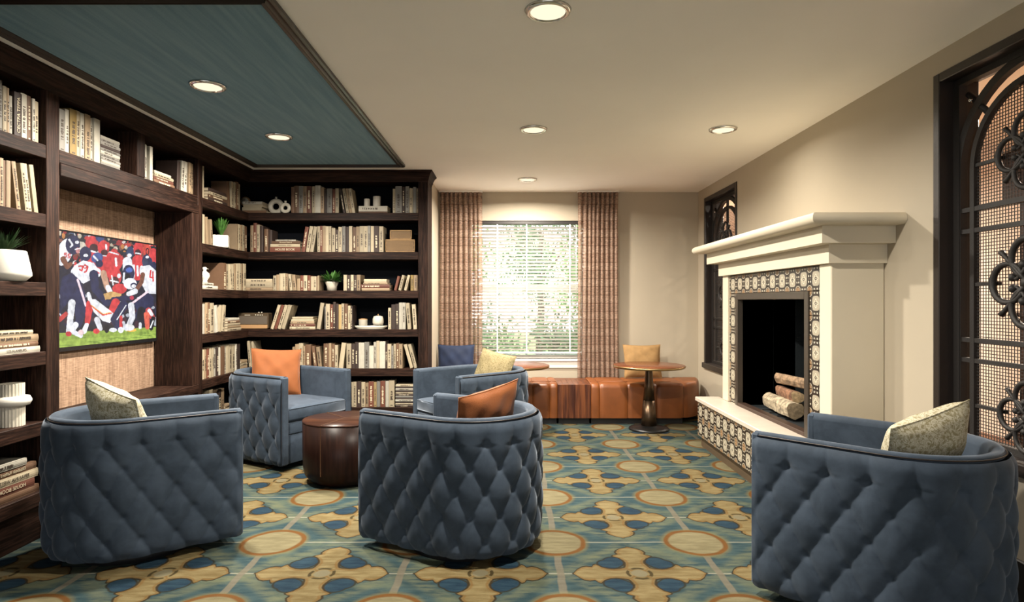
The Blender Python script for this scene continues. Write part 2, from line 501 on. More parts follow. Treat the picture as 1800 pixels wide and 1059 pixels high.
# ------------------------------------------------------------------ room shell
CEIL = 2.86; XR = 2.409; YB = 7.95; YN = -2.6
FX = -2.864; BXB = -3.20        # left bookcase face / back
FY = 6.68;  BYB = 7.00          # back bookcase face / back
def wall_cells(fixed, a_rng, z_rng, holes, axis):
    """wall slab of boxes around rectangular holes; axis 'x' = slab normal along x"""
    mb = MB(); ab = sorted({a_rng[0], a_rng[1], *[h[0] for h in holes], *[h[1] for h in holes]})
    for a0, a1 in zip(ab[:-1], ab[1:]):
        hs = sorted([(h[2], h[3]) for h in holes if h[0] <= a0+1e-6 and h[1] >= a1-1e-6])
        z = z_rng[0]; segs = []
        for h0, h1 in hs:
            if h0 > z: segs.append((z, h0))
            z = h1
        if z < z_rng[1]: segs.append((z, z_rng[1]))
        for z0, z1 in segs:
            if axis == 'x': mb.box(fixed[0], fixed[1], a0, a1, z0, z1)
            else: mb.box(a0, a1, fixed[0], fixed[1], z0, z1)
    return mb
G_NEAR = (2.395, 3.50, .65, 2.73); G_FAR = (6.57, 7.675, .65, 2.73)
FB = (4.36, 5.66, .49, 1.475)
struct(MB().box(-3.4, XR+.2, YN-.1, YB+.2, -.12, 0).build('floor', m_carpet))
struct(MB().box(-3.4, XR+.2, YN-.1, YB+.2, CEIL, CEIL+.12).build('ceiling', m_ceil))
struct(wall_cells((XR, XR+.2), (YN, YB+.2), (0, CEIL), [G_NEAR, FB, G_FAR], 'x').build('wall_right', m_wall))
struct(MB().box(-3.4, BXB-.05, YN, BYB+.15, 0, CEIL).build('wall_left', m_wall))
W = (-.57, .96, .70, 2.49)      # window opening
struct(wall_cells((YB, YB+.2), (-.945, XR), (0, CEIL), [(W[0], W[1], W[2], W[3])], 'y').build('wall_back', m_wall))
struct(MB().box(BXB-.05, -.945, BYB+.02, BYB+.17, 0, CEIL).build('wall_alcove', m_wall))
struct(MB().box(-1.095, -.945, BYB+.17, YB+.2, 0, CEIL).build('wall_return', m_wall))
NW = ((-3.05, 2.35, .10, 2.70),)
struct(wall_cells((YN-.1, YN), (-3.4, XR+.2), (0, CEIL), NW, 'y').build('wall_near', m_wall))
struct(MB().bbox(XR-.018, XR, YN, 3.66, 0, .225, .006).build('baseboard_right', m_black))
struct(MB().bbox(XR-.018, XR, 6.20, 7.2, 0, .225, .006).build('baseboard_right_far', m_black))

# ------------------------------------------------------------------ window
wx0, wx1, wz0, wz1 = W
win = thing('window_1', 'white double hung window in the back wall between woven curtains', None, (0,0,0)); struct(win)
fr = MB(); t = .045
fr.box(wx0, wx0+t, YB+.08, YB+.14, wz0, wz1).box(wx1-t, wx1, YB+.08, YB+.14, wz0, wz1)
fr.box(wx0+t, wx1-t, YB+.08, YB+.14, wz0, wz0+t).box(wx0+t, wx1-t, YB+.08, YB+.14, wz1-t, wz1)
fr.build('window_frame', m_white, win)
MB().box(wx0+t, wx1-t, YB+.085, YB+.135, 1.585, 1.64).build('meeting_rail', m_white, win)
for z0, z1 in ((wz0+t, 1.585), (1.64, wz1-t)):
    MB().box(wx0+t, wx1-t, YB+.108, YB+.112, z0, z1).build('pane', m_glass, win)
MB().bbox(wx0-.02, wx1+.02, YB-.035, YB+.08, wz0-.03, wz0, .005).build('window_sill', m_white, win)
MB().bbox(wx0, wx1, YB-.015, YB, wz0-.115, wz0-.03, .004).build('window_apron', m_white, win)

w2 = thing('window_added_unseen', None, None, (0,0,0)); struct(w2)     # unseen glazed wall behind the camera, added to brighten camera-facing surfaces
(a_, b_, c_, d_), = NW
for k_ in range(5):
    xm = a_+(b_-a_)*k_/4; MB().box(xm-.03, xm+.03, YN-.09, YN-.02, c_, d_).build('mullion', m_black, w2)
MB().box(a_, b_, YN-.085, YN-.025, c_, c_+.06).build('rail', m_black, w2); MB().box(a_, b_, YN-.085, YN-.025, d_-.06, d_).build('rail', m_black, w2)
for k_ in range(4):
    x0_ = a_+(b_-a_)*k_/4+.03; MB().box(x0_, x0_+(b_-a_)/4-.06, YN-.057, YN-.053, c_+.06, d_-.06).build('pane', m_glass, w2)

# blind
bl = thing('venetian_blind', 'white slatted venetian blind lowered over the back window', 'blind', (0, YB+.035, 0))
bx0, bx1 = wx0+.012, wx1-.012
m_head = M_plain('blind_head_rail', (.018,.014,.012), .5)
MB().bbox(bx0, bx1, -.035, .03, 2.445, 2.485, .004).build('head_rail', m_head, bl)
sl = None; nz = 37; sp = (2.425-.80)/nz
for i in range(nz):
    if sl is None:
        P = [[(xx, yy, .004*(1-(yy/.025)**2) - .0015) for yy in (-.025,-.012,0,.012,.025)] for xx in (bx0, bx1)]
        Q = [[(x_, y_, z_+.0028) for x_, y_, z_ in r_] for r_ in P]
        mb = MB().grid(P, 2, 5, flip=True, smooth=False).grid(Q, 2, 5, smooth=False)
        sl = mb.mesh('slat')
    obj('slat', sl, m_slat, bl, (0, 0, .80 + sp*i + .02), (R(-27), 0, 0))
MB().bbox(bx0, bx1, -.025, .025, .765, .79, .004).build('bottom_rail', m_slat, bl)
for xx in (-.19, .19, .75):
    MB().box(xx-.008, xx+.008, -.030, -.028, .79, 2.445).build('ladder_tape', m_slat, bl)
MB().tube([(.83, -.045, 2.44), (.83, -.045, 1.35)], .004, 6).build('tilt_wand', m_white, bl)

# curtains
def curtain(x0, x1, label, seed):
    rnd = random.Random(seed); n = 150; nzc = 26; P = []
    ph = rnd.random()*6; zt, zb = 2.84, .03
    for i in range(n):
        u = i/(n-1); col = []
        for j in range(nzc):
            v = j/(nzc-1); z = zt + (zb-zt)*v
            s = math.sin(u*2*math.pi*9 + ph + .5*math.sin(u*11+seed)) 
            amp = .030 + .006*math.sin(3*v+seed)
            y = amp*s + .006*math.sin(u*43+v*2+seed)
            x = x0 + (x1-x0)*u + .008*math.cos(u*2*math.pi*9+ph) + .012*math.sin(v*3+u*4+seed)*v
            col.append((x, y, z))
        P.append(col)
    c = thing('curtain', label, 'curtain', (0, 7.868, 0), group='curtains at the back window')
    MB().grid(P, n, nzc).build('curtain_fabric', m_curtain, c)
    MB().bbox(x0-.01, x1+.01, -.04, .04, 2.842, 2.859, .003).build('curtain_track', m_white, c)
curtain(-.925, -.385, 'sheer brown woven curtain left of window, behind navy pillow', 3)
curtain(.846, 1.36, 'sheer brown woven curtain right of window, beside the mustard pillow', 8)

# ------------------------------------------------------------------ garden seen through the blind
struct(MB().box(-14, 16, YB+.25, 34, -.35, -.30).build('lawn', m_lawn))
struct(MB().box(-14, 16, -20, YN-.15, -.35, -.30).build('unseen_bounce_ground', m_pave))  # unseen pale ground, added to bounce daylight up onto the ceiling
struct(MB().box(-14, 16, 16.0, 17.6, -.30, -.285).build('garden_path', m_pave))
def foliage(n, rx, ry, rz, size, seed):
    rg = np.random.default_rng(seed); mb = MB()
    k = 14; cl = rg.normal(size=(k,3)); cl /= np.linalg.norm(cl,axis=1)[:,None]; cl *= rg.uniform(.35,.85,(k,1))
    for i in range(n):
        c = cl[rg.integers(k)] + rg.normal(size=3)*.20
        p = Vector((c[0]*rx, c[1]*ry, c[2]*rz))
        a = Vector(rg.normal(size=3)).normalized()*size*rg.uniform(.6,1.3); b = a.orthogonal().normalized()*size*.45
        mb.add([p-a*.5, p+b*.5, p+a*.5, p-b*.5], [(0,1,2,3)])
    return mb
def tree(x, y, h, r, label, seed, mat):
    t = thing('garden_tree', label, 'tree', (x, y, -.30), group='trees in the garden')
    tk = MB().tube([(0,0,0),(.05,0,h*.3),(-.03,.05,h*.55),(.04,0,h*.8)], [.14,.11,.08,.04], 8).build('trunk', m_bark, t)
    mbb = MB()
    for k in range(5):
        a = k*1.3+seed; mbb.tube([(0,0,h*.45+k*.1),(math.cos(a)*r*.4,math.sin(a)*r*.4,h*.62+k*.08),(math.cos(a)*r*.7,math.sin(a)*r*.7,h*.75+k*.06)], [.05,.035,.015], 6)
    mbb.build('branches', m_bark, tk)
    c = foliage(2600, r, r, h*.42, .16, seed).build('crown', mat, t, (0,0,h*.66)); c['kind'] = 'stuff'
tree(-1.4, 12.6, 4.6, 1.15, 'bright green tree seen through left part of the window', 11, m_outleaf)
tree(1.75, 12.0, 4.2, .95, 'green tree seen through right part of the window', 23, m_outleaf)
tree(.9, 20.0, 5.0, 1.5, 'distant green tree between the two nearer ones beyond the window', 31, m_outleaf2)
def bush(x, y, r, h, label, seed):
    b = thing('garden_shrub', label, 'shrub', (x, y, -.30), group='low shrubs in the garden')
    f = foliage(1500, r, r*.7, h*.5, .12, seed).build('foliage', m_outleaf2, b, (0,0,h*.5)); f['kind'] = 'stuff'
    MB().tube([(0,0,0),(0,.02,h*.5)], [.05,.03], 6).build('stem', m_bark, b)
bush(-.55, 11.0, .85, 1.75, 'dark green shrub low behind left half of the blind', 41)
bush(.95, 10.6, .8, 1.6, 'dark green shrub low behind right half of the blind', 42)

# ------------------------------------------------------------------ ceiling panel and downlights
cp = thing('ceiling_panel', 'blue grasscloth ceiling panel framed in dark ridged moulding', 'ceiling panel', (0,0,CEIL))
PX0, PX1, PY0, PY1 = -2.677, -1.105, 2.80, 6.36
MB().box(PX0+.03, PX1-.03, PY0+.03, PY1-.03, -.012, -.001).build('fabric_field', m_blue, cp)
def mould(p0, p1, inward, length_axis):
    """ridged moulding strip between p0 and p1 (outer corners), mitred; inward = unit vector into the panel"""
    prof = [(0,0),(0,-.020),(.010,-.030),(.020,-.020),(.026,-.020),(.036,-.034),(.046,-.022),(.052,-.022),(.062,-.028),(.074,-.016),(.074,0)]
    mb = MB(); d = (Vector(p1)-Vector(p0)).normalized(); rows = []
    for (o_, z) in prof:
        a = Vector(p0) + Vector(inward)*o_ + d*o_; b = Vector(p1) + Vector(inward)*o_ - d*o_
        rows.append((tuple((a.x,a.y,z-.0005)), tuple((b.x,b.y,z-.0005))))
    mb.grid([[r[0] for r in rows],[r[1] for r in rows]], 2, len(rows), smooth=False)
    mb.build('moulding', m_trim, cp)
mould((PX0,PY0,0),(PX0,PY1,0),(1,0,0),'y'); mould((PX1,PY1,0),(PX1,PY0,0),(-1,0,0),'y')
mould((PX0,PY1,0),(PX1,PY1,0),(0,-1,0),'x'); mould((PX1,PY0,0),(PX0,PY0,0),(0,1,0),'x')

def downlight(x, y, label, zoff=0.0, watts=LAMP_W):
    d = thing('downlight', label, 'downlight', (x, y, CEIL-zoff), group='recessed ceiling downlights')
    MB().lathe([(.084,-.0005),(.086,-.014),(.094,-.017),(.108,-.012),(.114,-.0005)], 40).build('trim_ring', m_chrome, d)
    MB().lathe([(.0,-.0105),(.084,-.0105),(.084,-.0035)], 40).build('lens', m_lens, d)
    l = bpy.data.lights.new('downlight_lamp', 'AREA'); l.shape = 'DISK'; l.size = .15; l.energy = watts; l.color = LAMP_COL
    l.spread = R(165)
    lo = bpy.data.objects.new('downlight_lamp', l); COL.objects.link(lo); lo.parent = d; lo.location = (0,0,-.019)
downlight(.174, 2.977, 'nickel-rimmed downlight nearest the camera in the cream ceiling')
downlight(.177, 5.03, 'nickel-rimmed downlight in middle of cream ceiling, second of the centre row')
downlight(.178, 7.10, 'nickel-rimmed downlight just in front of the window, farthest of the row')
downlight(1.728, 5.03, 'nickel-rimmed downlight in cream ceiling above the fireplace', 0.0, LAMP_W*.12)
downlight(-1.97, 3.98, 'nickel-rimmed downlight in blue ceiling panel, the nearer one', .012)
downlight(-1.975, 5.206, 'nickel-rimmed downlight in blue ceiling panel, the farther one', .012)

# ------------------------------------------------------------------ next room beyond the grilles
struct(MB().box(XR+.2, 7.2, 0.0, 12.6, -.12, 0).build('floor_next_room', m_nextf))
struct(MB().box(XR+.2, 7.2, 0.0, 12.6, CEIL, CEIL+.12).build('ceiling_next_room', m_next))
struct(MB().box(5.2, 5.35, 0.0, 12.6, 0, CEIL).build('wall_next_room', m_next))
struct(MB().box(XR+.2, 5.35, 12.5, 12.6, 0, CEIL).build('wall_next_room_end', m_next))
struct(MB().box(XR+.2, 5.35, 0.0, .1, 0, CEIL).build('wall_next_room_start', m_next))
struct(MB().box(XR, XR+.2, YB+.2, 12.6, 0, CEIL).build('wall_next_room_side', m_next))
cb = thing('wall_cabinet', 'tan and dark wood cabinet in the next room behind the near iron grille', 'cabinet', (0,0,0))
MB().bbox(4.75, 5.19, 4.0, 5.78, 0.0, .42, .01).build('base', m_oaky, cb)
MB().bbox(4.80, 5.19, 4.0, 5.72, .42, 2.38, .01).build('panel', m_nextt, cb)
MB().bbox(4.62, 5.19, 4.0, 5.80, 2.38, 2.84, .01).build('header', m_oaky, cb)
for yy in (5.66, 5.0, 4.34): MB().bbox(4.74, 4.80, yy, yy+.08, .42, 2.38, .006).build('stile', m_oakz, cb)
MB().bbox(4.70, 4.80, 4.0, 5.74, 1.30, 1.34, .004).build('shelf', m_oaky, cb)
for (x_, y_, w_) in ((3.9, 4.2, 62), (3.9, 8.2, 60), (3.3, 10.9, 60)):
    l = bpy.data.lights.new('next_room_lamp', 'AREA'); l.shape = 'DISK'; l.size = .3; l.energy = w_; l.color = (1.0,.86,.70)
    lo = bpy.data.objects.new('next_room_lamp', l); COL.objects.link(lo); lo.location = (x_, y_, CEIL-.03)
# ------------------------------------------------------------------ iron grilles in the right wall
def grille(g, label_c, label):
    y0, y1, z0, z1 = g; yc = (y0+y1)/2; X0 = 2.50
    cs = thing('window_casing', label_c, None, (0,0,0)); struct(cs)
    # wooden lining and face
    for (a, b, c, d) in ((y0, y0+.05, z0, z1), (y1-.05, y1, z0, z1)):
        MB().bbox(XR-.012, XR+.215, a, b, c, d, .004).build('jamb', m_casing, cs)
    MB().bbox(XR-.012, XR+.215, y0+.05, y1-.05, z1-.05, z1, .004).build('head', m_casing, cs)
    MB().bbox(XR-.035, XR+.22, y0-.02, y1+.02, z0-.03, z0+.035, .006).build('sill', m_casing, cs)
    gr = thing('iron_grille', label, 'grille', (X0, yc, 0), group='arched wrought iron grilles')
    hw = (y1-y0)/2 - .05; zb = z0+.035; zt = z1-.05
    bar = .022
    # outer rectangular frame
    f = MB()
    f.box(-bar, bar, -hw, -hw+.045, zb, zt).box(-bar, bar, hw-.045, hw, zb, zt)
    f.box(-bar, bar, -hw+.045, hw-.045, zt-.035, zt).box(-bar, bar, -hw+.045, hw-.045, zb, zb+.035)
    f.build('frame', m_iron, gr)
    def arch(rad, wd, zs, name, dep):
        mb = MB(); pts = []
        pts.append((rad, zb+.035)); 
        for k in range(25): 
            a = math.pi*k/24; pts.append((rad*math.cos(a), zs + rad*math.sin(a)))
        pts.append((-rad, zb+.035))
        P = []
        for i, (yy, zz) in enumerate(pts):
            if i in (0, len(pts)-1): n = (math.copysign(1, yy), 0)
            else: n = (yy/rad, (zz-zs)/rad)
            ring = [(-dep, yy-n[0]*wd, zz-n[1]*wd), (-dep, yy, zz), (dep, yy, zz), (dep, yy-n[0]*wd, zz-n[1]*wd)]
            P.append(ring + [ring[0]])
        mb.grid(P, len(P), 5, smooth=False); mb.build(name, m_iron, gr)
    zs = 2.165
    arch(hw-.005, .045, zs, 'outer_arch', .018)
    ri = hw-.115
    arch(ri, .030, zs, 'inner_arch', .016)
    for a in (45, 135):
        c, s = math.cos(R(a)), math.sin(R(a))
        MB().tube([(0, c*(ri-.02), zs+s*(ri-.02)), (0, c*(hw+.09), zs+s*(hw+.09))], .016, 6).build('spoke', m_iron, gr)
        MB().ball((-.025, c*(hw+.02), zs+s*(hw+.02)), .011, 8, 5).build('stud', m_chrome, gr)
    for z in (1.947, 1.831, 1.238, 1.128):
        MB().box(-.014, .014, -hw+.03, hw-.03, z-.012, z+.012).build('cross_bar', m_iron, gr)
    # vertical stem and rosettes
    MB().box(-.013, .013, -.010, .010, zb, zt).build('stem', m_iron, gr)
    for (zc, k, ry) in ((2.18, .84, ri), (1.539, 1.0, ri), (.887, .78, ri)):
        for sg in (-1, 1):
            MB().box(-.010, .010, min(sg*.2*k, sg*(ri-.01)), max(sg*.2*k, sg*(ri-.01)), zc-.009, zc+.009).build('tie_bar', m_iron, gr)
        ro = MB()
        for q in range(4):
            a0 = q*math.pi/2; ca, sa = math.cos(a0), math.sin(a0); pts = []
            def pt(u, w): return (-.024, (u*ca - w*sa)*k, zc + (u*sa + w*ca)*k)
            for h in (1, -1): pass
            path = [(.075,.022),(.062,.040),(.046,.036)]
            arc = [( .125 + .098*math.cos(R(t_)), .098*math.sin(R(t_))) for t_ in range(215, -216, -15)]
            # C opening to the centre: from +145 deg round the far side to -145 deg
            arc = [( .120 + .098*math.cos(R(t_)), .098*math.sin(R(t_))) for t_ in range(150, -151, -15)]
            hook0 = [(.085,.026),(.066,.018),(.050,.030)]; hook1 = [(u,-w) for u, w in reversed(hook0)]
            pts = [pt(*p) for p in hook0] + [pt(*p) for p in arc] + [pt(*p) for p in hook1]
            rad = [.010*k]*3 + [(.011+.006*math.sin(math.pi*i/len(arc)))*k for i in range(len(arc))] + [.010*k]*3
            ro.tube(pts, rad, 7)
            for s_ in (1, -1): ro.ball(pt(.090, .028*s_), .021*k, 9, 6)
            b0 = a0 + math.pi/4; cb_, sb_ = math.cos(b0), math.sin(b0)
            dp = [(-.026, d_*cb_*k, zc + d_*sb_*k) for d_ in (0,.07,.14,.20,.225)]
            ro.tube(dp, [.012*k,.012*k,.011*k,.013*k,.017*k], 7)
        ro.ball((-.026, 0, zc), .03*k, 10, 6)
        ro.build('scroll_rosette', m_iron, gr)
    # woven square wire
    wm = MB(); st = .0185; w = .0021; rw = ri-.025
    n = int(rw/st)
    for i in range(-n, n+1):
        yy = i*st; top = zs + math.sqrt(max(rw*rw - yy*yy, 0))
        wm.box(.001, .003, yy-w, yy+w, zb+.03, top)
    z = zb+.04
    while z < zs+rw:
        hwid = rw if z < zs else math.sqrt(max(rw*rw-(z-zs)**2, 0))
        if hwid > .02: wm.box(-.001, .001, -hwid, hwid, z-w, z+w)
        z += st*.93
    wm = wm.build('wire_mesh', m_iron, gr); wm['kind'] = 'stuff'
grille(G_NEAR, 'espresso wood casing of the near opening right of the fireplace', 'black arched iron grille with scrolls at the right edge, behind right chair')
grille(G_FAR, 'espresso wood casing of the far opening left of the fireplace', 'black arched iron grille with scrolls beyond the fireplace, near the window wall')

# ------------------------------------------------------------------ fireplace
fp = thing('fireplace', 'cream plaster fireplace with patterned tile surround on right wall', 'fireplace', (0,0,0))
BX = 2.063; FY0, FY1 = 3.972, 6.02; XW = XR-.001
mb = MB().bbox(BX, XW, FY0, 4.126, .487, 1.70, .006); mb.build('pilaster', m_mantel, fp)
MB().bbox(BX, XW, 5.88, FY1, .487, 1.70, .006).build('pilaster', m_mantel, fp)
MB().box(BX+.03, XW, FY0, FY1, .0, .487).build('base_block', m_mantel, fp)
bk = MB(); xb = BX+.030
bk.box(xb, XW, 4.126, 4.36, .487, 1.70).box(xb, XW, 5.66, 5.88, .487, 1.70).box(xb, XW, 4.36, 5.66, 1.475, 1.70)
bk.build('tile_backing', m_grout, fp)
def ring_layer(prof, x0, y0, y1):
    mb = MB(); P = []
    for d, z in prof:
        P.append([(XW, y0-d, z), (x0-d, y0-d, z), (x0-d, y1+d, z), (XW, y1+d, z)])
    mb.grid(P, len(P), 4, smooth=False)
    n = len(P)*4
    mb.add([p for p in P[0]], [(0,1,2,3)]); mb.add([p for p in P[-1]], [(3,2,1,0)])
    return mb
ring_layer([(.030,1.694),(.030,1.815)], BX, FY0, FY1).build('frieze', m_mantel, fp)
ring_layer([(.118,1.815),(.118,1.925)], BX, FY0, FY1).build('fascia', m_mantel, fp)
nose = [(.195+.038*math.sin(math.pi*k/14), 1.960-.036*math.cos(math.pi*k/14)) for k in range(15)]
sh = ring_layer([(.10,1.924)]+nose+[(.10,1.996)], BX, FY0, FY1)
sh.build('mantel_shelf', m_mantel, fp)
# tiles
tw, th = .1754, .1706
tme = MB().bbox(-.172/2, .172/2, 0, .010, -.166/2, .166/2, .002).mesh('tile'); tme.materials.append(m_tile)
def tile(y, z, x, parent=fp): return obj('tile', tme, None, parent, (x-.010+.0, y, z), (0,0,R(-90)))
# local y (thickness) points +x after the turn so the face looks to -x
XT = xb
for i in range(10): tile(4.126+tw*(i+.5), 1.690-th/2, XT)
for j in range(6):
    tile(4.126+tw*.5, 1.690-th*(j+1.5), XT); tile(5.88-tw*.5, 1.690-th*(j+1.5), XT)
# firebox
f0, f1, h0, h1 = 4.302, 5.704, .487, 1.52
fm = MB(); fx0, fx1 = xb-.022, xb+.03
fm.bbox(fx0, fx1, f0, f0+.058, h0, h1, .003).bbox(fx0, fx1, f1-.058, f1, h0, h1, .003).bbox(fx0, fx1, f0+.058, f1-.058, h1-.058, h1, .003)
fm.build('firebox_frame', m_fframe, fp)
MB().bbox(fx0, fx1+.02, f0+.058, f1-.058, h0, h0+.030, .003).build('firebox_sill', m_firesill, fp)
fb = MB(); d1 = 2.72
fb.box(xb+.03, d1, 4.34, 4.36, .47, 1.49).box(xb+.03, d1, 5.66, 5.68, .47, 1.49).box(d1, d1+.02, 4.34, 5.68, .47, 1.49)
fb.box(xb+.03, d1, 4.34, 5.68, .47, .492).box(xb+.03, d1, 4.34, 5.68, 1.475, 1.49)
fb.build('firebox', m_fire, fp)
m_fglass = M_plain('firebrick_panel', (.015,.022,.026), .35)
MB().bbox(d1-.03, d1-.002, 4.40, 5.62, .55, 1.42, .004).build('firebox_back_panel', m_fglass, fp)

hearth = thing('hearth', 'raised hearth bench with pale stone top and black patterned tiles', 'hearth', (0,0,0))
HY0, HY1 = 3.72, 6.17; HX = 1.865
MB().bbox(HX-.018, BX+.025, HY0-.015, HY1+.03, .445, .486, .006).build('stone_top', m_slab, hearth)
MB().box(HX+.010, BX+.025, HY0, HY1, .10, .445).build('core', m_grout, hearth)
MB().box(HX+.030, BX+.02, HY0+.03, HY1-.02, .0, .10).build('toe_kick', M_plain('hearth_toe_kick', (.075,.05,.028), .5), hearth)
for i in range(14):
    for j in range(2): tile(HY1-tw*(i+.5), .445-th*(j+.5)-.001, HX+.010, hearth)

def log(label, p0, p1, r0, r1, seed, split=False, bark=(.26,.17,.10), cut=(.50,.36,.20)):
    rg = random.Random(seed); p0, p1 = Vector(p0), Vector(p1); ax = (p1-p0).normalized()
    u = ax.cross(Vector((0,0,1))).normalized(); w = u.cross(ax); n = 16; m = 9; P = []
    rad = [1+rg.uniform(-.09,.09) for _ in range(n)]
    if split: rad = [r_*(.55 if i in (2,3,4) else .72 if i in (1,5) else 1) for i, r_ in enumerate(rad)]
    for j in range(m):
        t_ = j/(m-1); c = p0.lerp(p1, t_); r_ = r0 + (r1-r0)*t_
        P.append([tuple(c + (u*math.cos(2*math.pi*i/n) + w*math.sin(2*math.pi*i/n))*r_*rad[i]*(1+rg.uniform(-.05,.05))) for i in range(n)])
    t = thing('firewood_log', label, 'log', (0,0,0), group='logs in the firebox')
    mb = MB(); Pt = [[P[j][i] for j in range(m)] for i in range(n)]
    mb.grid(Pt, n, m, closeu=True, smooth=False)
    mb.build('bark', M_plain('log_bark_%d' % seed, bark, .9, var=.45, vs=24, bs=.5, bscale=60), t)
    mc = M_plain('log_cut_%d' % seed, cut, .9, var=.3, vs=40)
    for row, sg in ((P[0], 1), (P[-1], -1)):
        e = MB(); c = tuple(sum((Vector(q) for q in row), Vector())/n - ax*.004*sg)
        vs = [c]+row
        e.add(vs, [(0, 1+i, 1+(i+1) % n) if sg < 0 else (0, 1+(i+1) % n, 1+i) for i in range(n)])
        e.build('cut_end', mc, t)
log('pale birch log lying lowest in the firebox, round cut end showing', (2.24, 4.86, .578), (2.28, 5.44, .576), .068, .066, 1, bark=(.34,.28,.19), cut=(.27,.205,.125))
log('small light split log at back left of the firebox pile', (2.405, 5.05, .566), (2.425, 5.52, .566), .060, .056, 2, True, bark=(.29,.21,.12))
log('red brown split log resting in the middle of the firebox pile', (2.32, 4.98, .680), (2.35, 5.36, .680), .056, .054, 3, True, bark=(.20,.10,.055))
log('rough grey brown log lying across top of the firebox pile', (2.36, 4.86, .795), (2.30, 5.26, .795), .054, .056, 4, True, bark=(.24,.16,.095))
gt = thing('log_grate', 'black iron grate under the firewood logs', 'grate', (0,0,0))
for yy in (4.95, 5.1, 5.25, 5.4): MB().box(2.20, 2.48, yy-.006, yy+.006, .4925, .4985).build('bar', m_iron, gt)
# ------------------------------------------------------------------ bookcases
SH = [2.41, 1.985, 1.563, 1.14, .713, .29]; ST = .083
lb = thing('built_in_bookcase', 'dark oak built-in bookcase along the left wall around the television', 'bookcase', (0,0,0))
bb = thing('built_in_bookcase', 'dark oak built-in bookcase across the back, next to the curtain', 'bookcase', (0,0,0))
YS = 1.9
def upright(y0, y1, z0=.0, z1=2.75): MB().bbox(BXB, FX, y0, y1, z0, z1, .003).build('upright', m_oakz, lb)
upright(YS, YS+.1); upright(3.78, 3.89); upright(5.605, 5.687); upright(4.696, 4.798, 2.41, 2.75)
MB().bbox(BXB, FX+.001, 5.50, 5.604, .69, 2.326, .003).build('niche_jamb', m_oakz, lb)
for z in SH:
    MB().bbox(BXB, FX-.002, YS+.1, 3.78, z-ST, z, .003).build('shelf', m_oaky, lb)
    MB().bbox(BXB, FX-.002, 5.687, FY, z-ST, z, .003).build('shelf', m_oaky, lb)
MB().bbox(BXB, FX-.002, 3.89, 5.605, SH[0]-ST, SH[0], .003).build('shelf', m_oaky, lb)
MB().bbox(BXB, FX+.008, 3.89, 5.60, 2.245, 2.326, .004).build('niche_header', m_oaky, lb)
MB().bbox(BXB, FX+.012, 3.89, 5.60, .615, .69, .004).build('niche_sill', m_oaky, lb)
MB().box(FX-.03, FX-.012, 3.89, 5.605, .0, .615).build('apron_panel', m_oaky, lb)
MB().box(BXB-.025, BXB-.004, YS, 3.89, 0, 2.75).build('back_panel', m_backp, lb)
MB().box(BXB-.025, BXB-.004, 5.604, BYB+.015, 0, 2.75).build('back_panel', m_backp, lb)
MB().box(BXB-.025, BXB-.004, 3.89, 5.604, 2.327, 2.75).build('back_panel', m_backp, lb)
MB().box(BXB-.045, BXB-.012, 3.89, 5.604, .5, 2.327).build('wallpaper_panel', m_grass, lb)
MB().box(BXB, FX-.02, YS+.1, 3.78, 0, SH[5]-ST).build('plinth', m_oaky, lb)
MB().box(FX-.05, FX-.005, 5.687, FY, 0, SH[5]-ST).build('plinth', m_oaky, lb)
# crown: profile (protrusion, z)
CRP = [(0,2.745),(.004,2.745),(.012,2.765),(.022,2.775),(.034,2.80),(.055,2.825),(.075,2.838),(.095,2.845),(.095,2.858),(0,2.858)]
cr = MB()
cr.grid([[(FX+d, YS, z) for d, z in CRP], [(FX+d, FY-d, z) for d, z in CRP]], 2, len(CRP), smooth=False, flip=True)
cr.box(BXB, FX, YS, FY, 2.75, 2.858); cr.build('crown', m_oaky, lb)
XE = -.915
cr = MB()
cr.grid([[(FX+d, FY-d, z) for d, z in CRP], [(XE+d*.6, FY-d, z) for d, z in CRP], [(XE+d*.6, BYB, z) for d, z in CRP]], 3, len(CRP), smooth=False, flip=True)
cr.box(BXB, XE, FY, BYB, 2.75, 2.858); cr.build('crown', m_oakx, bb)
MB().bbox(-1.02, XE, FY, BYB+.018, 0, 2.75, .003).build('side_panel', m_oakz, bb)
for z in SH: MB().bbox(BXB, -1.02, FY+.002, BYB-.004, z-ST, z, .003).build('shelf', m_oakx, bb)
MB().box(BXB-.0, -1.02, BYB-.004, BYB+.015, 0, 2.75).build('back_panel', m_backp, bb)
MB().box(FX, -1.02, FY+.006, FY+.05, 0, SH[5]-ST).build('plinth', m_oakx, bb)

# ------------------------------------------------------------------ books
PAL = {'w': (.72,.67,.55), 'c': (.66,.55,.37), 't': (.45,.32,.19), 'y': (.56,.39,.17), 'o': (.45,.30,.09),
       'b': (.20,.105,.055), 'd': (.055,.030,.022), 'r': (.20,.06,.032), 'g': (.33,.31,.27)}
CN = {'w': 'white', 'c': 'cream', 't': 'tan', 'y': 'yellow tan', 'o': 'ochre', 'b': 'brown', 'd': 'dark brown', 'r': 'red brown', 'g': 'grey'}
BM = {}
rb = random.Random(5)
def bookmat(c, k):
    if (c,k) not in BM:
        f = [.82, 1.0, 1.14][k]
        BM[(c,k)] = M_plain('book_cloth_%s_%d' % (CN[c].replace(' ', '_'), k), tuple(min(.9, x*f*.55) for x in PAL[c]), .65, var=.06, vs=20)
    return BM[(c,k)]
m_inkd = M_plain('spine_ink_dark', (.05,.035,.025), .6); m_inkl = M_plain('spine_ink_light', (.60,.52,.36), .6)
def ordn(n): return '%d%s' % (n, 'th' if 10 <= n % 100 <= 20 else {1:'st',2:'nd',3:'rd'}.get(n % 10, 'th'))
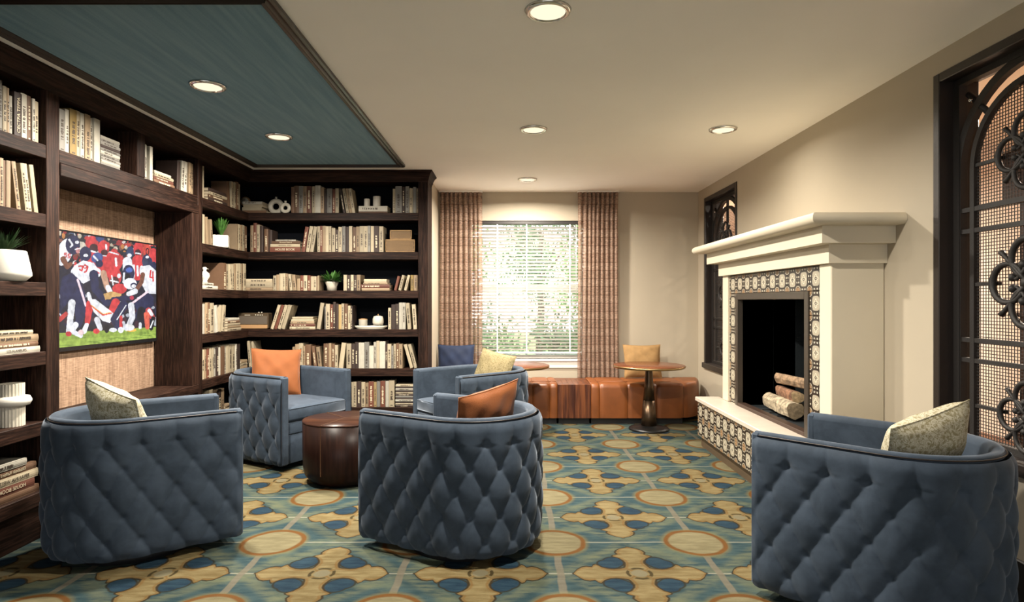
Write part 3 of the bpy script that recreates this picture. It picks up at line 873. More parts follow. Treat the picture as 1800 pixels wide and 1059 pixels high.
def make_book(t, d, h, c, label, group, M, flat=False, text=None, mirror=False, marks=None):
    """book in local space: x thickness, y depth behind the spine, z height"""
    k = rb.randrange(3); b = min(.003, t*.2)
    mb = MB()
    mb.box(0, b, .003, d, 0, h).box(t-b, t, .003, d, 0, h)
    n = 5; sp = [(t*i/(n-1), .004 - .004*math.sin(math.pi*i/(n-1))) for i in range(n)]
    vs = [(x, y, 0) for x, y in sp]+[(x, y, h) for x, y in sp]+[(0,.006,0),(t,.006,0),(0,.006,h),(t,.006,h)]
    fs = [(i, i+1, n+i+1, n+i) for i in range(n-1)] + [tuple(range(n-1,-1,-1))+(2*n, 2*n+1), tuple(range(n, 2*n))+(2*n+3, 2*n+2)]
    mb.add(vs, fs)
    o = mb.build('book', bookmat(c, k)); o.matrix_world = M
    tag(o, label, 'book', group)
    MB().box(b, t-b, .006, d-.004, .003, h-.003).build('pages', m_page, o)
    ink = m_inkl if c in 'bdr' else m_inkd
    if text:
        cu = bpy.data.curves.new('txt', 'FONT'); cu.body = text; cu.size = t*.62; cu.extrude = .0002
        cu.align_x = 'CENTER'; cu.align_y = 'CENTER'
        to = bpy.data.objects.new('txt', cu); COL.objects.link(to)
        bpy.context.view_layer.update()
        me = bpy.data.meshes.new_from_object(to.evaluated_get(bpy.context.evaluated_depsgraph_get()))
        bpy.data.objects.remove(to); bpy.data.curves.remove(cu)
        # text x -> book -z or +z (reads along the spine), text y -> book x
        s = -1 if mirror else 1
        mw = max((v.co.x for v in me.vertices), default=.1)*2; q = min(1.0, h*.8/mw)
        for v in me.vertices:
            x_, y_, z_ = v.co
            v.co = (t/2 - y_*q, -.0012 - z_*.5, h/2 + s*x_*q)
        me.update(); obj('title', me, ink, o)
    elif marks or (marks is None and t > .014 and rb.random() < .72):
        tm = MB(); z = h*rb.uniform(.12,.3); ze = h*rb.uniform(.6,.85); w = t*.22
        while z < ze:
            l = rb.uniform(.003,.009)
            tm.box(t/2-w*rb.uniform(.6,1), t/2+w*rb.uniform(.5,1), -.0012, .001, z, z+l); z += l + rb.choice((.002,.002,.003,.010))
        if rb.random() < .5: tm.box(t*.3, t*.7, -.0010, .001, h*.05, h*.075)
        tm.build('title', ink, o)['kind'] = 'stuff'
    return o
Z3 = lambda x, y: (340+x/4.814, 280+y/4.814); Z4 = lambda x, y: (540+x/5.042, 290+y/5.042)
Z5 = lambda x, y: (340+x/4.604, 490+y/4.604); Z6 = lambda x, y: (540+x/4.604, 490+y/4.604); Z1 = lambda x, y: (x/2.522, 60+y/2.522)
SPB, SPL = FY+.035, FX-.030         # spine planes
def along(unit, p):                 # pixel column -> distance along the shelf
    return (p-900)*SPB/1080 if unit == 'b' else -SPL*1080/(900-p)
def depthY(unit, p): return SPB if unit == 'b' else -SPL*1080/(900-p)
def unitM(unit, a, z, inset=0.0):
    if unit == 'b': return Matrix.Translation((a, SPB+inset, z))
    return Matrix.Translation((SPL-inset, a, z)) @ Matrix.Rotation(R(90), 4, 'Z')
CNT = {}; LAST = {}
def row(unit, Z, sz, where, ents, group):
    """upright and leaning books; a run of leaning books shares one angle that keeps clear of its neighbours"""
    B_ = []
    for e in ents:
        x0, x1, ty, c = e[:4]; dx = e[4] if len(e) > 4 else 0
        p0, py = Z(x0, ty); p1, _ = Z(x1, ty)
        a0, a1 = along(unit, p0), along(unit, p1); Yd = depthY(unit, (p0+p1)/2)
        H = min(.325, max(.08, CAMZ-(py-529.5)*Yd/1080-sz))
        lean = math.atan2(along(unit, Z(x0+dx, ty)[0])-a0, H) if dx else 0.0
        B_.append([a0, max(.008, a1-a0-.0008), H, c, lean])
    i = 0
    while i < len(B_):
        if B_[i][4] == 0: i += 1; continue
        k = i
        while k+1 < len(B_) and B_[k+1][4]*B_[i][4] > 0: k += 1
        run = B_[i:k+1]; ln = sum(b[4] for b in run)/len(run); hm = max(b[2] for b in run)
        for u_, w_ in zip(run[:-1], run[1:]): w_[0] = max(w_[0], u_[0]+u_[1]+.0012)
        if ln > 0 and k+1 < len(B_) and B_[k+1][4] <= 0: ln = min(ln, math.atan2(max(.002, B_[k+1][0]-run[-1][0]-run[-1][1]-.003), hm))
        if ln < 0 and i > 0 and B_[i-1][4] >= 0: ln = max(ln, -math.atan2(max(.002, run[0][0]-B_[i-1][0]-B_[i-1][1]-.003), hm))
        for b in run: b[4] = ln
        i = k+1
    for a0, t, H, c, lean in B_:
        k = CNT[where] = CNT.get(where, 0)+1
        if not lean:
            a1 = a0+t; a0 = max(a0, LAST.get(where, -99)); t = max(.007, min(t, a1-a0)); LAST[where] = a0+t+.0005
        M = unitM(unit, a0, sz+.0006, rb.uniform(0,.012))
        if lean:
            tt = t*math.cos(lean); hh = H/math.cos(lean)-abs(t*math.tan(lean))
            M = M @ Matrix.Translation((0,0, tt*math.sin(lean) if lean > 0 else 0)) @ Matrix.Rotation(lean, 4, 'Y')
            H = max(.08, hh); t = tt
        make_book(t, rb.uniform(.15,.21), H, c, '%s %s book, %s from left %s' % ('leaning' if abs(lean) > .03 else 'upright', CN[c], ordn(k), where), group, M)
def stack(unit, Z, sz, what, x0, x1, ents, group, jit=.006, inset=0.0):
    """flat books, listed from the bottom; ents: (height in zoom px, colour, left trim, right trim, text)"""
    z = sz+.0006; n = len(ents); names = []
    for i, e in enumerate(ents):
        hp, c = e[0], e[1]; l = e[2] if len(e) > 2 else 0; r_ = e[3] if len(e) > 3 else 0; tx = e[4] if len(e) > 4 else None
        mir = e[5] if len(e) > 5 else False
        p0, p1 = Z(x0+l, 0)[0], Z(x1-r_, 0)[0]; a0, a1 = along(unit, p0), along(unit, p1); Yd = depthY(unit, (p0+p1)/2)
        t = (Z(0,hp)[1]-Z(0,0)[1])*Yd/1080 - .0005
        k = n-i; pos = 'topmost' if k == 1 else 'lowest' if i == 0 else '%s from top' % ordn(k)
        M = unitM(unit, a0, z, inset+rb.uniform(0,jit)) @ Matrix.Translation((0,0,t)) @ Matrix.Rotation(R(90), 4, 'Y')
        make_book(t, rb.uniform(.17,.2), a1-a0, c, '%s flat book, %s in %s' % (CN[c], pos, what), group, M, True, tx, mir)
        z += t+.0006
    return z
B = ['on top shelf of the back bookcase', 'on second shelf of the back bookcase', 'on third shelf of the back bookcase',
     'on fourth shelf of the back bookcase', 'on fifth shelf of the back bookcase', 'on bottom shelf of the back bookcase']
L = ['on top shelf of the corner bay', 'on second shelf of the corner bay', 'on third shelf of the corner bay',
     'on fourth shelf of the corner bay', 'on fifth shelf of the corner bay', 'on bottom shelf of the corner bay']
gB = ['books ' + s for s in B]; gL = ['books ' + s for s in L]
# --- back, top shelf
stack('b', Z3, SH[0], 'stack beside the ring vase', 415, 585, [(24,'b',0,-30),(28,'c',-5,10),(24,'c',5,0),(23,'w',0,5)], gB[0])
row('b', Z3, SH[0], B[0], [(826,850,235,'b'),(850,890,225,'b'),(890,925,225,'g'),(925,957,228,'t'),(957,997,228,'r')], gB[0])
row('b', Z4, SH[0], B[0], [(40,70,190,'c'),(70,118,183,'w'),(118,148,200,'t'),(150,174,215,'d'),(176,220,210,'g'),(222,245,215,'r'),(247,278,207,'c'),
    (318,338,210,'d',-33),(345,371,207,'c',-45),(374,398,207,'t',-52),(400,426,207,'c',-60)], gB[0])
zc1 = stack('b', Z4, SH[0], 'pair under the two candles', 455, 710, [(16,'b',0,0),(48,'w',0,0)], gB[0])
row('b', Z4, SH[0], B[0], [(757,779,212,'c'),(780,838,188,'g'),(840,866,195,'d'),(870,902,190,'g'),(905,935,207,'c'),(937,965,195,'g'),(967,986,208,'t')], gB[0])
# --- second
row('b', Z3, SH[1], B[1], [(480,505,560,'t'),(505,532,540,'r'),(532,558,555,'c'),(560,588,565,'d'),(597,630,590,'b'),(630,662,600,'d')], gB[1])
stack('b', Z3, SH[1], 'brown stack with lettered spines', 645, 905, [(43,'r',0,0,'HOUSE BOOK'),(25,'c',5,5,'BRIANNA WEST'),(25,'b',14,4,'Elizabeth Raiford'),(12,'w',50,40)], gB[1])
row('b', Z3, SH[1], B[1], [(912,942,570,'r',36),(948,978,565,'c',34),(984,1014,568,'c',32)], gB[1])
row('b', Z4, SH[1], B[1], [(88,112,545,'c'),(112,132,540,'r'),(132,160,540,'t'),(162,187,545,'c'),(187,212,545,'c'),(214,246,560,'c'),(246,273,575,'d'),(274,305,550,'c'),(306,336,545,'g'),(338,366,548,'d'),
    (368,397,543,'c'),(400,432,552,'b'),(433,463,548,'t'),(464,500,543,'c'),(500,535,543,'c'),(536,560,540,'g'),(562,590,542,'c'),(591,634,542,'d'),(636,672,545,'c')], gB[1])
# --- third
stack('b', Z5, SH[2], 'large pale stack near the corner', 398, 640, [(27,'t',0,0),(38,'c',4,0),(30,'c',6,4)], gB[2])
row('b', Z5, SH[2], B[2], [(642,667,-24,'c'),(668,690,-32,'t'),(692,722,-41,'c'),(722,742,-42,'c'),(742,762,-40,'t'),(778,800,-36,'c',-26),(806,834,-30,'t',-22),(837,863,0,'t'),(865,890,-25,'r'),(890,920,-25,'c'),(922,945,-25,'r'),(946,970,-18,'c'),(971,995,-18,'c')], gB[2])
row('b', Z6, SH[2], B[2], [(4,29,-22,'r'),(30,52,-22,'c'),(53,76,-24,'c'),(77,95,-22,'t')], gB[2])
row('b', Z6, SH[2], B[2], [(293,320,-30,'c'),(322,348,-28,'d'),(350,373,-30,'c'),(376,398,-26,'d'),(400,430,-30,'t')], gB[2])
stack('b', Z6, SH[2], 'red stack right of the potted plant', 434, 665, [(20,'t',6,0),(30,'r',0,0),(15,'t',20,15),(28,'c',24,24)], gB[2])
row('b', Z6, SH[2], B[2], [(702,722,-22,'r',44),(736,758,-30,'c',50),(782,802,-30,'c',42),(836,860,-28,'o'),(862,892,-28,'t')], gB[2])
# --- fourth
row('b', Z5, SH[3], B[3], [(622,646,212,'c',68),(650,674,212,'r',62),(678,704,212,'c',60),(708,738,212,'c',58)], gB[3])
stack('b', Z5, SH[3], 'pale stack right of the radio', 778, 985, [(22,'c',0,0),(22,'r',2,4),(20,'t',8,8),(16,'c',12,12),(20,'c',20,20)], gB[3])
row('b', Z6, SH[3], B[3], [(74,104,195,'c',33),(138,150,225,'g'),(150,182,205,'c'),(184,208,210,'r'),(209,229,190,'d'),(230,250,205,'d'),(252,275,210,'y'),(276,297,203,'c'),(299,326,205,'b'),(328,350,220,'c'),(351,366,222,'d')], gB[3])
row('b', Z6, SH[3], B[3], [(655,677,238,'c'),(680,712,210,'d'),(714,740,205,'d'),(742,768,195,'w'),(769,795,195,'w'),(812,840,197,'c',-16),(860,890,208,'c',-20)], gB[3])
# --- fifth
row('b', Z5, SH[4], B[4], [(450,472,505,'c',-18),(480,500,510,'c',-22)], gB[4])
row('b', Z5, SH[4], B[4], [(800,818,555,'t'),(820,850,532,'t'),(850,884,525,'c'),(885,904,545,'t'),(905,950,535,'b'),(975,1000,545,'b',-22)], gB[4])
row('b', Z6, SH[4], B[4], [(88,118,552,'t',-20),(132,172,528,'b'),(173,195,525,'t'),(196,220,530,'b'),(221,245,540,'c'),(252,288,520,'c',26),(316,355,528,'c'),(356,384,530,'d'),(385,412,515,'d'),(414,460,520,'w'),(461,499,515,'g'),(500,535,545,'w'),(536,558,515,'w'),(559,583,505,'c'),(584,630,510,'w'),(632,647,530,'d'),(648,678,530,'c'),(680,697,545,'g'),(698,718,530,'c'),(720,740,525,'b'),(741,770,530,'t'),(832,858,530,'c',-58),(866,892,530,'c',-52)], gB[4])
# --- bottom
row('b', Z6, SH[5], B[5], [(300,335,836,'t'),(336,370,842,'c'),(372,398,838,'c'),(400,436,835,'d'),(437,466,840,'c'),(467,495,846,'t'),(496,537,835,'r'),(538,560,840,'y'),(561,590,832,'g'),(592,630,830,'r'),(632,659,830,'w'),(660,705,825,'c')], gB[5])
stack('b', Z6, SH[5], 'tall magazine pile on bottom shelf', 712, 865, [(15,'dcdwdgdcdwdc'[i],rb.uniform(0,4),rb.uniform(0,4)) for i in range(12)], gB[5])
# --- corner bay (left bookcase, right of the television)
row('l', Z3, SH[0], L[0], [(72,86,45,'b'),(88,101,60,'c'),(304,322,190,'b',-10),(324,338,190,'c',10),(340,350,200,'c'),(352,365,198,'c'),(368,386,195,'b'),(388,406,212,'c')], gL[0])
stack('l', Z3, SH[0], 'dark stack on top shelf of corner bay', 130, 288, [(30,'d',0,0),(26,'b',2,2),(24,'c',6,2),(30,'d',4,6)], gL[0])
row('l', Z3, SH[1], L[1], [(72,84,480,'c'),(86,107,468,'c'),(118,138,490,'t',-9),(152,172,512,'t',-12),(372,383,550,'t'),(385,400,553,'c'),(402,422,558,'t'),(424,442,560,'c'),(445,464,570,'b')], gL[1])
zb1 = stack('l', Z5, SH[2], 'white stack under the bird ornament', 70, 200, [(28,'w',0,0),(24,'w',0,30)], gL[2])
row('l', Z3, SH[2], L[2], [(252,282,880,'b'),(285,304,890,'c'),(318,336,890,'c',-14),(338,352,892,'c'),(354,368,888,'t'),(370,388,885,'c'),(390,408,884,'c'),(410,428,886,'t'),(430,452,886,'c')], gL[2])
row('l', Z5, SH[3], L[3], [(78,99,205,'w'),(100,119,195,'t'),(120,139,190,'b'),(140,172,197,'c'),(190,212,215,'w',-12),(214,234,215,'c',12),(240,262,212,'c',14)], gL[3])
stack('l', Z5, SH[3], 'small pale stack left of the radio', 280, 388, [(22,'c',0,0),(20,'t',2,4),(20,'c',2,8),(20,'b',4,10),(22,'w',6,14)], gL[3])
row('l', Z5, SH[4], L[4], [(72,92,575,'c',12),(97,114,572,'t'),(115,134,568,'r'),(135,154,562,'c'),(155,171,560,'c'),(172,191,560,'w'),(192,206,562,'d'),(208,224,556,'w'),(225,256,548,'b'),(258,272,545,'w'),(274,298,540,'c'),(299,322,540,'c'),(323,345,536,'c'),(346,358,530,'w'),(360,382,530,'d')], gL[4])
stack('l', Z5, SH[4], 'tan stack on fifth shelf near the orange pillow', 388, 440, [(26,'t',0,0),(24,'c',0,0),(24,'t',2,2)], gL[4])
row('l', Z5, SH[5], L[5], [(140,168,900,'c'),(170,202,905,'t'),(205,232,895,'d'),(233,258,890,'t')], gL[5])
stack('l', Z5, SH[5], 'pale stack between the two left chairs', 262, 330, [(30,'w',0,0),(26,'c',0,0),(22,'t',2,2)], gL[5])
# --- above the television
A1, A2 = 'above the left half of the television', 'above the right half of the television'
row('l', Z1, SH[0], A1, [(262,292,335,'g'),(294,311,335,'w'),(313,344,335,'o'),(345,362,342,'c'),(363,380,352,'w'),(381,405,358,'t'),(406,419,374,'w'),(420,446,378,'w')], 'books above the television')
stack('l', Z1, SH[0], 'grey magazine pile above the television', 448, 536, [(13,'gwggwgdggw'[i],rb.uniform(0,3),rb.uniform(0,5)) for i in range(10)], 'magazines above the television')
row('l', Z1, SH[0], A2, [(644,655,490,'w'),(666,679,500,'w'),(788,802,562,'d',14),(804,818,562,'w',12),(820,834,565,'w',8),(838,849,570,'t'),(851,862,575,'t')], 'books above the television')
stack('l', Z1, SH[0], 'low stack above the television', 684, 776, [(16,'b',0,0),(14,'r',0,4),(14,'c',2,6),(12,'w',4,14)], 'books above the television')
# --- far left bay
F1, F2 = 'on the top shelf at far left', 'on the second shelf at far left'
row('l', Z1, SH[0], F1, [(2,19,205,'g'),(20,37,232,'c'),(38,49,240,'t'),(50,64,275,'w'),(100,127,265,'w'),(128,146,275,'b'),(147,160,288,'w'),(161,179,300,'c')], 'books at far left')
p0, p1 = Z1(66,0)[0], Z1(99,0)[0]; a0, a1 = along('l', p0), along('l', p1)
make_book(a1-a0, .2, .262, 'd', 'dark brown book with large spine lettering on top shelf at far left', 'books at far left', unitM('l', a0, SH[0]+.0006), text='CECTPA TEPPA')
row('l', Z1, SH[1], F2, [(2,20,550,'t'),(21,35,560,'b'),(36,55,562,'t'),(82,100,570,'t',-22),(116,132,578,'c',-34),(134,150,580,'c',-44),(160,178,585,'c',-52)], 'books at far left')
ZP = lambda x, y: (x, y)
stack('l', ZP, SH[3], 'stack on the fourth shelf at far left', -16, 71, [(11,'w',0,0,'LES FLANEURS'),(9,'b',0,3),(13,'t',0,2),(8,'c',0,12)], 'books at far left')
stack('l', ZP, SH[5], 'lettered stack at far left bottom', -20, 70, [(13,'b',0,0),(15,'r',0,8,'HOUSE BOOK',True),(15,'c',0,2,'BRIANNA WEST',True),(13,'b',0,4,'Elizabeth Raiford',True),(12,'w',0,22)], 'books at far left')

# ------------------------------------------------------------------ shelf ornaments
def pb(Z, x, y, sz=None, back=.10):   # point behind spine plane on the back unit
    p, q = Z(x, y); Y = SPB+back-.035; return ((p-900)*Y/1080, Y)
def plb(Z, x, back=.10):
    p = Z(x, 0)[0]; xx = SPL-back+.03; return (xx, -xx*1080/(900-p))
def sc(Z, d, Y): return (Z(d,0)[0]-Z(0,0)[0])*Y/1080
def torus(R0, r, n=36, m=12, wob=0):
    P = []
    for i in range(n):
        a = 2*math.pi*i/n
        P.append([((R0+r*math.cos(2*math.pi*j/m))*math.cos(a), r*.8*math.sin(2*math.pi*j/m), (R0+r*math.cos(2*math.pi*j/m))*math.sin(a)) for j in range(m)]+[((R0+r)*math.cos(a), 0, (R0+r)*math.sin(a))])
    return MB().grid(P, n, m+1, closeu=True)
def ring_vase(Z, xc, zbase, R0, r, label, back):
    x, y = pb(Z, xc, 0, back=back)
    t = thing('ring_vase', label, 'vase', (x, y, zbase+.0006), group='ring vases on the top shelf')
    torus(R0, r).build('ring', m_cer, t, (0,0,R0+r))
    MB().lathe([(.010,0),(.010,.015),(.014,.024),(.009,.024),(.007,.004)], 16).build('neck', m_cer, t, (0,0,2*(R0+r)-.006))
    MB().lathe([(.020,0),(.018,.006),(.012,.010)], 16).build('foot', m_cer, t)
ring_vase(Z3, 700, SH[0], .062, .028, 'larger cream ceramic ring vase on top shelf of back bookcase', .16)
ring_vase(Z3, 779, SH[0], .040, .019, 'smaller cream ceramic ring vase in front of the larger one', .05)
# round clock on the corner
x, y = pb(Z3, 442, 0, back=.22)
ck = thing('mantel_clock', 'small round tan clock at back of top shelf corner', 'clock', (x, y, SH[0]+.0006))
MB().lathe([(.0,-.02),(.050,-.02),(.054,-.012),(.054,.012),(.050,.02),(.0,.02)], 28).build('case', m_tan, ck, (0,0,.155), (R(90),0,0))
MB().lathe([(.0,0),(.042,0),(.042,.002)], 28).build('dial', m_cer, ck, (0,-.021,.155), (R(90),0,0))
h_ = MB().box(-.002,.002,-.0255,-.024,.15,.185); h_.box(-.002,.025,-.0255,-.024,.153,.157); h_.build('hands', m_black, ck)
MB().lathe([(.035,0),(.034,.012),(.012,.02),(.010,.105)], 20).build('stand', m_tan, ck)
# candles
for (xa, xb_, ty, lab) in ((505,557,290,'shorter white pillar candle on the flat white book'), (585,650,268,'taller white pillar candle on the flat white book')):
    x, y = pb(Z4, (xa+xb_)/2, 0, back=.12); r_ = sc(Z4, (xb_-xa)/2, y); h = (362-ty)/5.042*y/1080
    c = thing('pillar_candle', lab, 'candle', (x, y, zc1+.0004), group='pillar candles')
    MB().lathe([(r_*.98,0),(r_,.004),(r_,h-.004),(r_*.93,h),(r_*.5,h-.004),(0,h-.005)], 24).build('wax', m_wax, c)
    MB().tube([(0,0,h-.006),(.001,0,h+.006)], .0015, 5).build('wick', m_black, c)
# rattan boxes
def rattan(x0, x1, y0, y1, sz, label):
    xa, Y = pb(Z4, x0, 0, back=.08); xb_, _ = pb(Z4, x1, 0, back=.08); w = xb_-xa; h = (y1-y0)/5.042*Y/1080
    t = thing('rattan_box', label, 'box', ((xa+xb_)/2, Y, sz+.0006), group='rattan boxes')
    f = MB(); e = .010; f.bbox(-w/2,w/2,0,.012,0,e).bbox(-w/2,w/2,0,.012,h-e,h).bbox(-w/2,-w/2+e,0,.012,e,h-e).bbox(w/2-e,w/2,0,.012,e,h-e); f.build('frame', m_rattan, t)
    MB().box(-w/2+.002,w/2-.002,.008,.17,.002,h-.002).build('body', m_dark, t)
    n = int((w-2*e)/.0125); g = MB(); ww = w-2*e; hh = h-2*e
    for k in range(-12, n+12):
        for s_ in (1,-1):
            xs = -ww/2 + k*.0125
            # clipped diagonal strip
            a = [(xs + s_*q*.55, e+q) for q in np.linspace(0, hh, 9)]
            a = [p for p in a if abs(p[0]) <= ww/2]
            if len(a) >= 2:
                (u0,v0),(u1,v1) = a[0], a[-1]; d = .0021
                g.add([(u0-d,.003,v0),(u0+d,.003,v0),(u1+d,.003,v1),(u1-d,.003,v1)], [(0,1,2,3)])
    gg = g.build('weave', m_rattan, t); gg['kind'] = 'stuff'
    return h
hb = rattan(693, 955, 660, 775, SH[1], 'larger brown rattan box on second shelf of back bookcase')
rattan(732, 925, 578, 660, SH[1]+hb+.001, 'smaller brown rattan box stacked on the larger one')
# radio
xa, Y = pb(Z5, 355, 0, back=.09); xb_, _ = pb(Z5, 605, 0, back=.09); w = xb_-xa; h = 130/4.604*Y/1080
rd = thing('radio', 'retro brown tabletop radio on the fourth shelf near the corner', 'radio', ((xa+xb_)/2, Y, SH[3]+.0006))
MB().bbox(-w/2, w/2, 0, .13, 0, h, .012).build('case', m_radio, rd)
MB().bbox(-w/2+.012, w/2-.012, -.003, .01, h*.30, h*.80, .002).build('speaker_cloth', m_radiog, rd)
MB().bbox(-w/2+.008, w/2-.008, -.003, .01, .006, h*.27, .002).build('base_band', m_tan, rd)
for i in range(5): MB().lathe([(.006,0),(.006,.006),(0,.007)], 12).build('button', m_cer, rd, (w*.10+i*w*.055, -.0035, h*.87), (R(90),0,0))
MB().box(-w*.26, -w*.08, -.0042, 0, h*.855, h*.885).build('dial', m_cer, rd)
for i in range(2): MB().lathe([(.008,0),(.008,.010),(.006,.012),(0,.012)], 14).build('knob', m_cer, rd, (w*.14+i*.03, .05, h-.001))
# tray with two vessels
xa, Y = pb(Z6, 372, 0, back=.11); xb_, _ = pb(Z6, 648, 0, back=.11); w = xb_-xa
tr = thing('oval_tray', 'long cream oval tray on fourth shelf of back bookcase', 'tray', ((xa+xb_)/2, Y+.03, SH[3]+.0006))
P = []
for (f, z) in ((.80,0),(.96,.022),(1.0,.036),(.97,.036),(.92,.022),(.78,.010),(.0,.010)):
    P.append([(f*w/2*math.cos(2*math.pi*i/40), f*.07*math.sin(2*math.pi*i/40), z) for i in range(41)])
MB().grid(P, 7, 41, flip=True).build('dish', m_cer, tr); MB().add([(.8*w/2*math.cos(2*math.pi*i/40), .8*.07*math.sin(2*math.pi*i/40), .0002) for i in range(40)], [tuple(range(39,-1,-1))]).build('base', m_cer, tr)
zt_ = SH[3]+.0006+.0105
x, _ = pb(Z6, 447, 0, back=.11); r_ = sc(Z6, 35, Y)
cu_ = thing('candle_cup', 'small cream candle cup at left on the oval tray', 'cup', (x, Y+.03, zt_))
MB().lathe([(r_*.85,0),(r_*.95,.004),(r_,.09),(r_*1.02,.092),(r_*.9,.092),(r_*.86,.075),(0,.075)], 26).build('cup', m_cer, cu_)
MB().lathe([(r_*1.0,.093),(r_*1.0,.099),(r_*.3,.104),(0,.104)], 26).build('lid', m_tan, cu_)
x, _ = pb(Z6, 570, 0, back=.11); r_ = sc(Z6, 45, Y)
po = thing('footed_pot', 'rounded cream pot on short legs at right on oval tray', 'pot', (x, Y+.03, zt_))
MB().lathe([(r_*.5,.026),(r_*.85,.032),(r_*1.0,.060),(r_*.98,.10),(r_*.80,.128),(r_*.3,.136),(0,.137)], 28).build('body', m_cer, po)
for k in range(4):
    a = math.pi/4+k*math.pi/2; MB().lathe([(.006,0),(.009,.034)], 10).build('leg', m_cer, po, (.6*r_*math.cos(a), .6*r_*math.sin(a), 0))
MB().lathe([(.004,.136),(.004,.142),(.009,.150),(0,.156)], 12).build('lid_knob', m_tan, po)
# plants
def leaves(n, ln, sp, up, wd, seed, mat, droop=.5):
    rg = random.Random(seed); mb = MB()
    for i in range(n):
        a = rg.uniform(0, 2*math.pi); tl = rg.uniform(.2,1)*sp; l = ln*rg.uniform(.65,1.1)
        d = Vector((math.cos(a)*tl, math.sin(a)*tl, up)).normalized(); s_ = Vector((-math.sin(a), math.cos(a), 0)); P = []
        c0 = Vector((math.cos(a), math.sin(a), 0))*rg.uniform(0,.012)
        for k in range(5):
            q = k/4; c = c0 + d*(l*q) - Vector((0,0,droop*l*tl*q*q*.5))
            w = wd*(.35+1.9*q*(1-q)*1.4) if k < 4 else .0006
            P.append([tuple(c-s_*w), tuple(c+Vector((0,0,-w*.3))), tuple(c+s_*w)])
        mb.grid(P, 5, 3)
    return mb
x, y = pb(Z6, 200, 0, back=.12); r_ = sc(Z6, 52, y)
pt_ = thing('potted_plant', 'leafy green plant in pale tapered pot on third shelf of back bookcase', 'plant', (x, y, SH[2]+.0006))
MB().lathe([(r_*.72,0),(r_*.78,.05),(r_*1.0,.085),(r_*1.02,.10),(r_*.9,.10),(r_*.86,.088),(0,.086)], 26).build('pot', m_cer, pt_); pot_ = [o for o in COL.objects if o.parent == pt_][-1]
MB().lathe([(r_*.86,.0885),(0,.090)], 20).build('soil', m_soil, pot_)
lf = leaves(70, .165, 1.25, .55, .016, 4, m_leaf, .6).build('foliage', m_leaf, pt_, (0,0,.088)); lf['kind'] = 'stuff'
# white square planter in corner bay
x, y = plb(Z3, 234, .07)
pq = thing('potted_plant', 'spiky green grass in white box planter on corner bay second shelf', 'plant', (x, y, SH[1]+.0006), R(20))
plq = MB().bbox(-.072,.072,-.072,.072,0,.125,.006).build('planter', m_cerw, pq)
MB().box(-.066,.066,-.066,.066,.1252,.1262).build('soil', m_soil, plq)
lf = leaves(100, .19, .55, 1.1, .0065, 9, m_leaf, .5).build('foliage', m_leaf, pq, (0,0,.125)); lf['kind'] = 'stuff'
# bird ornament
x, y = plb(Z3, 95, .10)
bo = thing('bird_ornament', 'rounded white ceramic bird on white books in the corner bay', 'ornament', (x, y, zb1+.0004))
MB().lathe([(.022,0),(.030,.008),(.018,.016),(.036,.040),(.046,.066),(.040,.092),(.018,.108),(.014,.120),(.022,.134),(.016,.150),(0,.154)], 24).build('body', m_cerw, bo)
MB().tube([(.016,0,.136),(.040,0,.132)], [.006,.001], 6).build('beak', m_cer, bo)
# far left: planter bowl, vase
xx = SPL-.06; yv = -xx*1080/(900-8)
pw = thing('potted_plant', 'spiky dark grass in large white faceted bowl at far left', 'plant', (xx, yv, SH[2]+.0006))
bwl = MB().lathe([(.075,0),(.100,.006),(.128,.035),(.128,.05),(.104,.178),(.097,.182),(.094,.176),(.090,.165),(0,.165)], 40).build('bowl', m_cerw, pw)
MB().lathe([(.0935,.166),(0,.168)], 24).build('soil', m_soil, bwl)
lf = leaves(90, .17, .9, .75, .0045, 14, m_leafd, .5).build('foliage', m_leafd, pw, (0,0,.165)); lf['kind'] = 'stuff'
xx = SPL-.06; yv = -xx*1080/(900-20)
vs_ = thing('ribbed_vase', 'cream ribbed vase with a bulging ring on fifth shelf at far left', 'vase', (xx, yv, SH[4]+.0006))
def ribbed(r_, z0, z1):
    n = 96; P = [[((r_+.0022*math.cos(i*math.pi*2*24/n))*math.cos(2*math.pi*i/n), (r_+.0022*math.cos(i*math.pi*2*24/n))*math.sin(2*math.pi*i/n), z) for z in (z0,z1)] for i in range(n)]
    mb = MB().grid(P, n, 2, closeu=True)
    mb.add([(r_*math.cos(2*math.pi*i/24), r_*math.sin(2*math.pi*i/24), z1-.0005) for i in range(24)], [tuple(range(24))])
    mb.add([(r_*math.cos(2*math.pi*i/24), r_*math.sin(2*math.pi*i/24), z0+.0005) for i in range(24)], [tuple(range(23,-1,-1))]); return mb
ribbed(.064,0,.125).build('ribbed_base', m_cer, vs_)
MB().lathe([(.066,.116),(.088,.122),(.098,.142),(.098,.152),(.088,.172),(.062,.178)], 40).build('bulge', m_cerw, vs_)
ribbed(.062,.170,.25).build('ribbed_neck', m_cer, vs_)
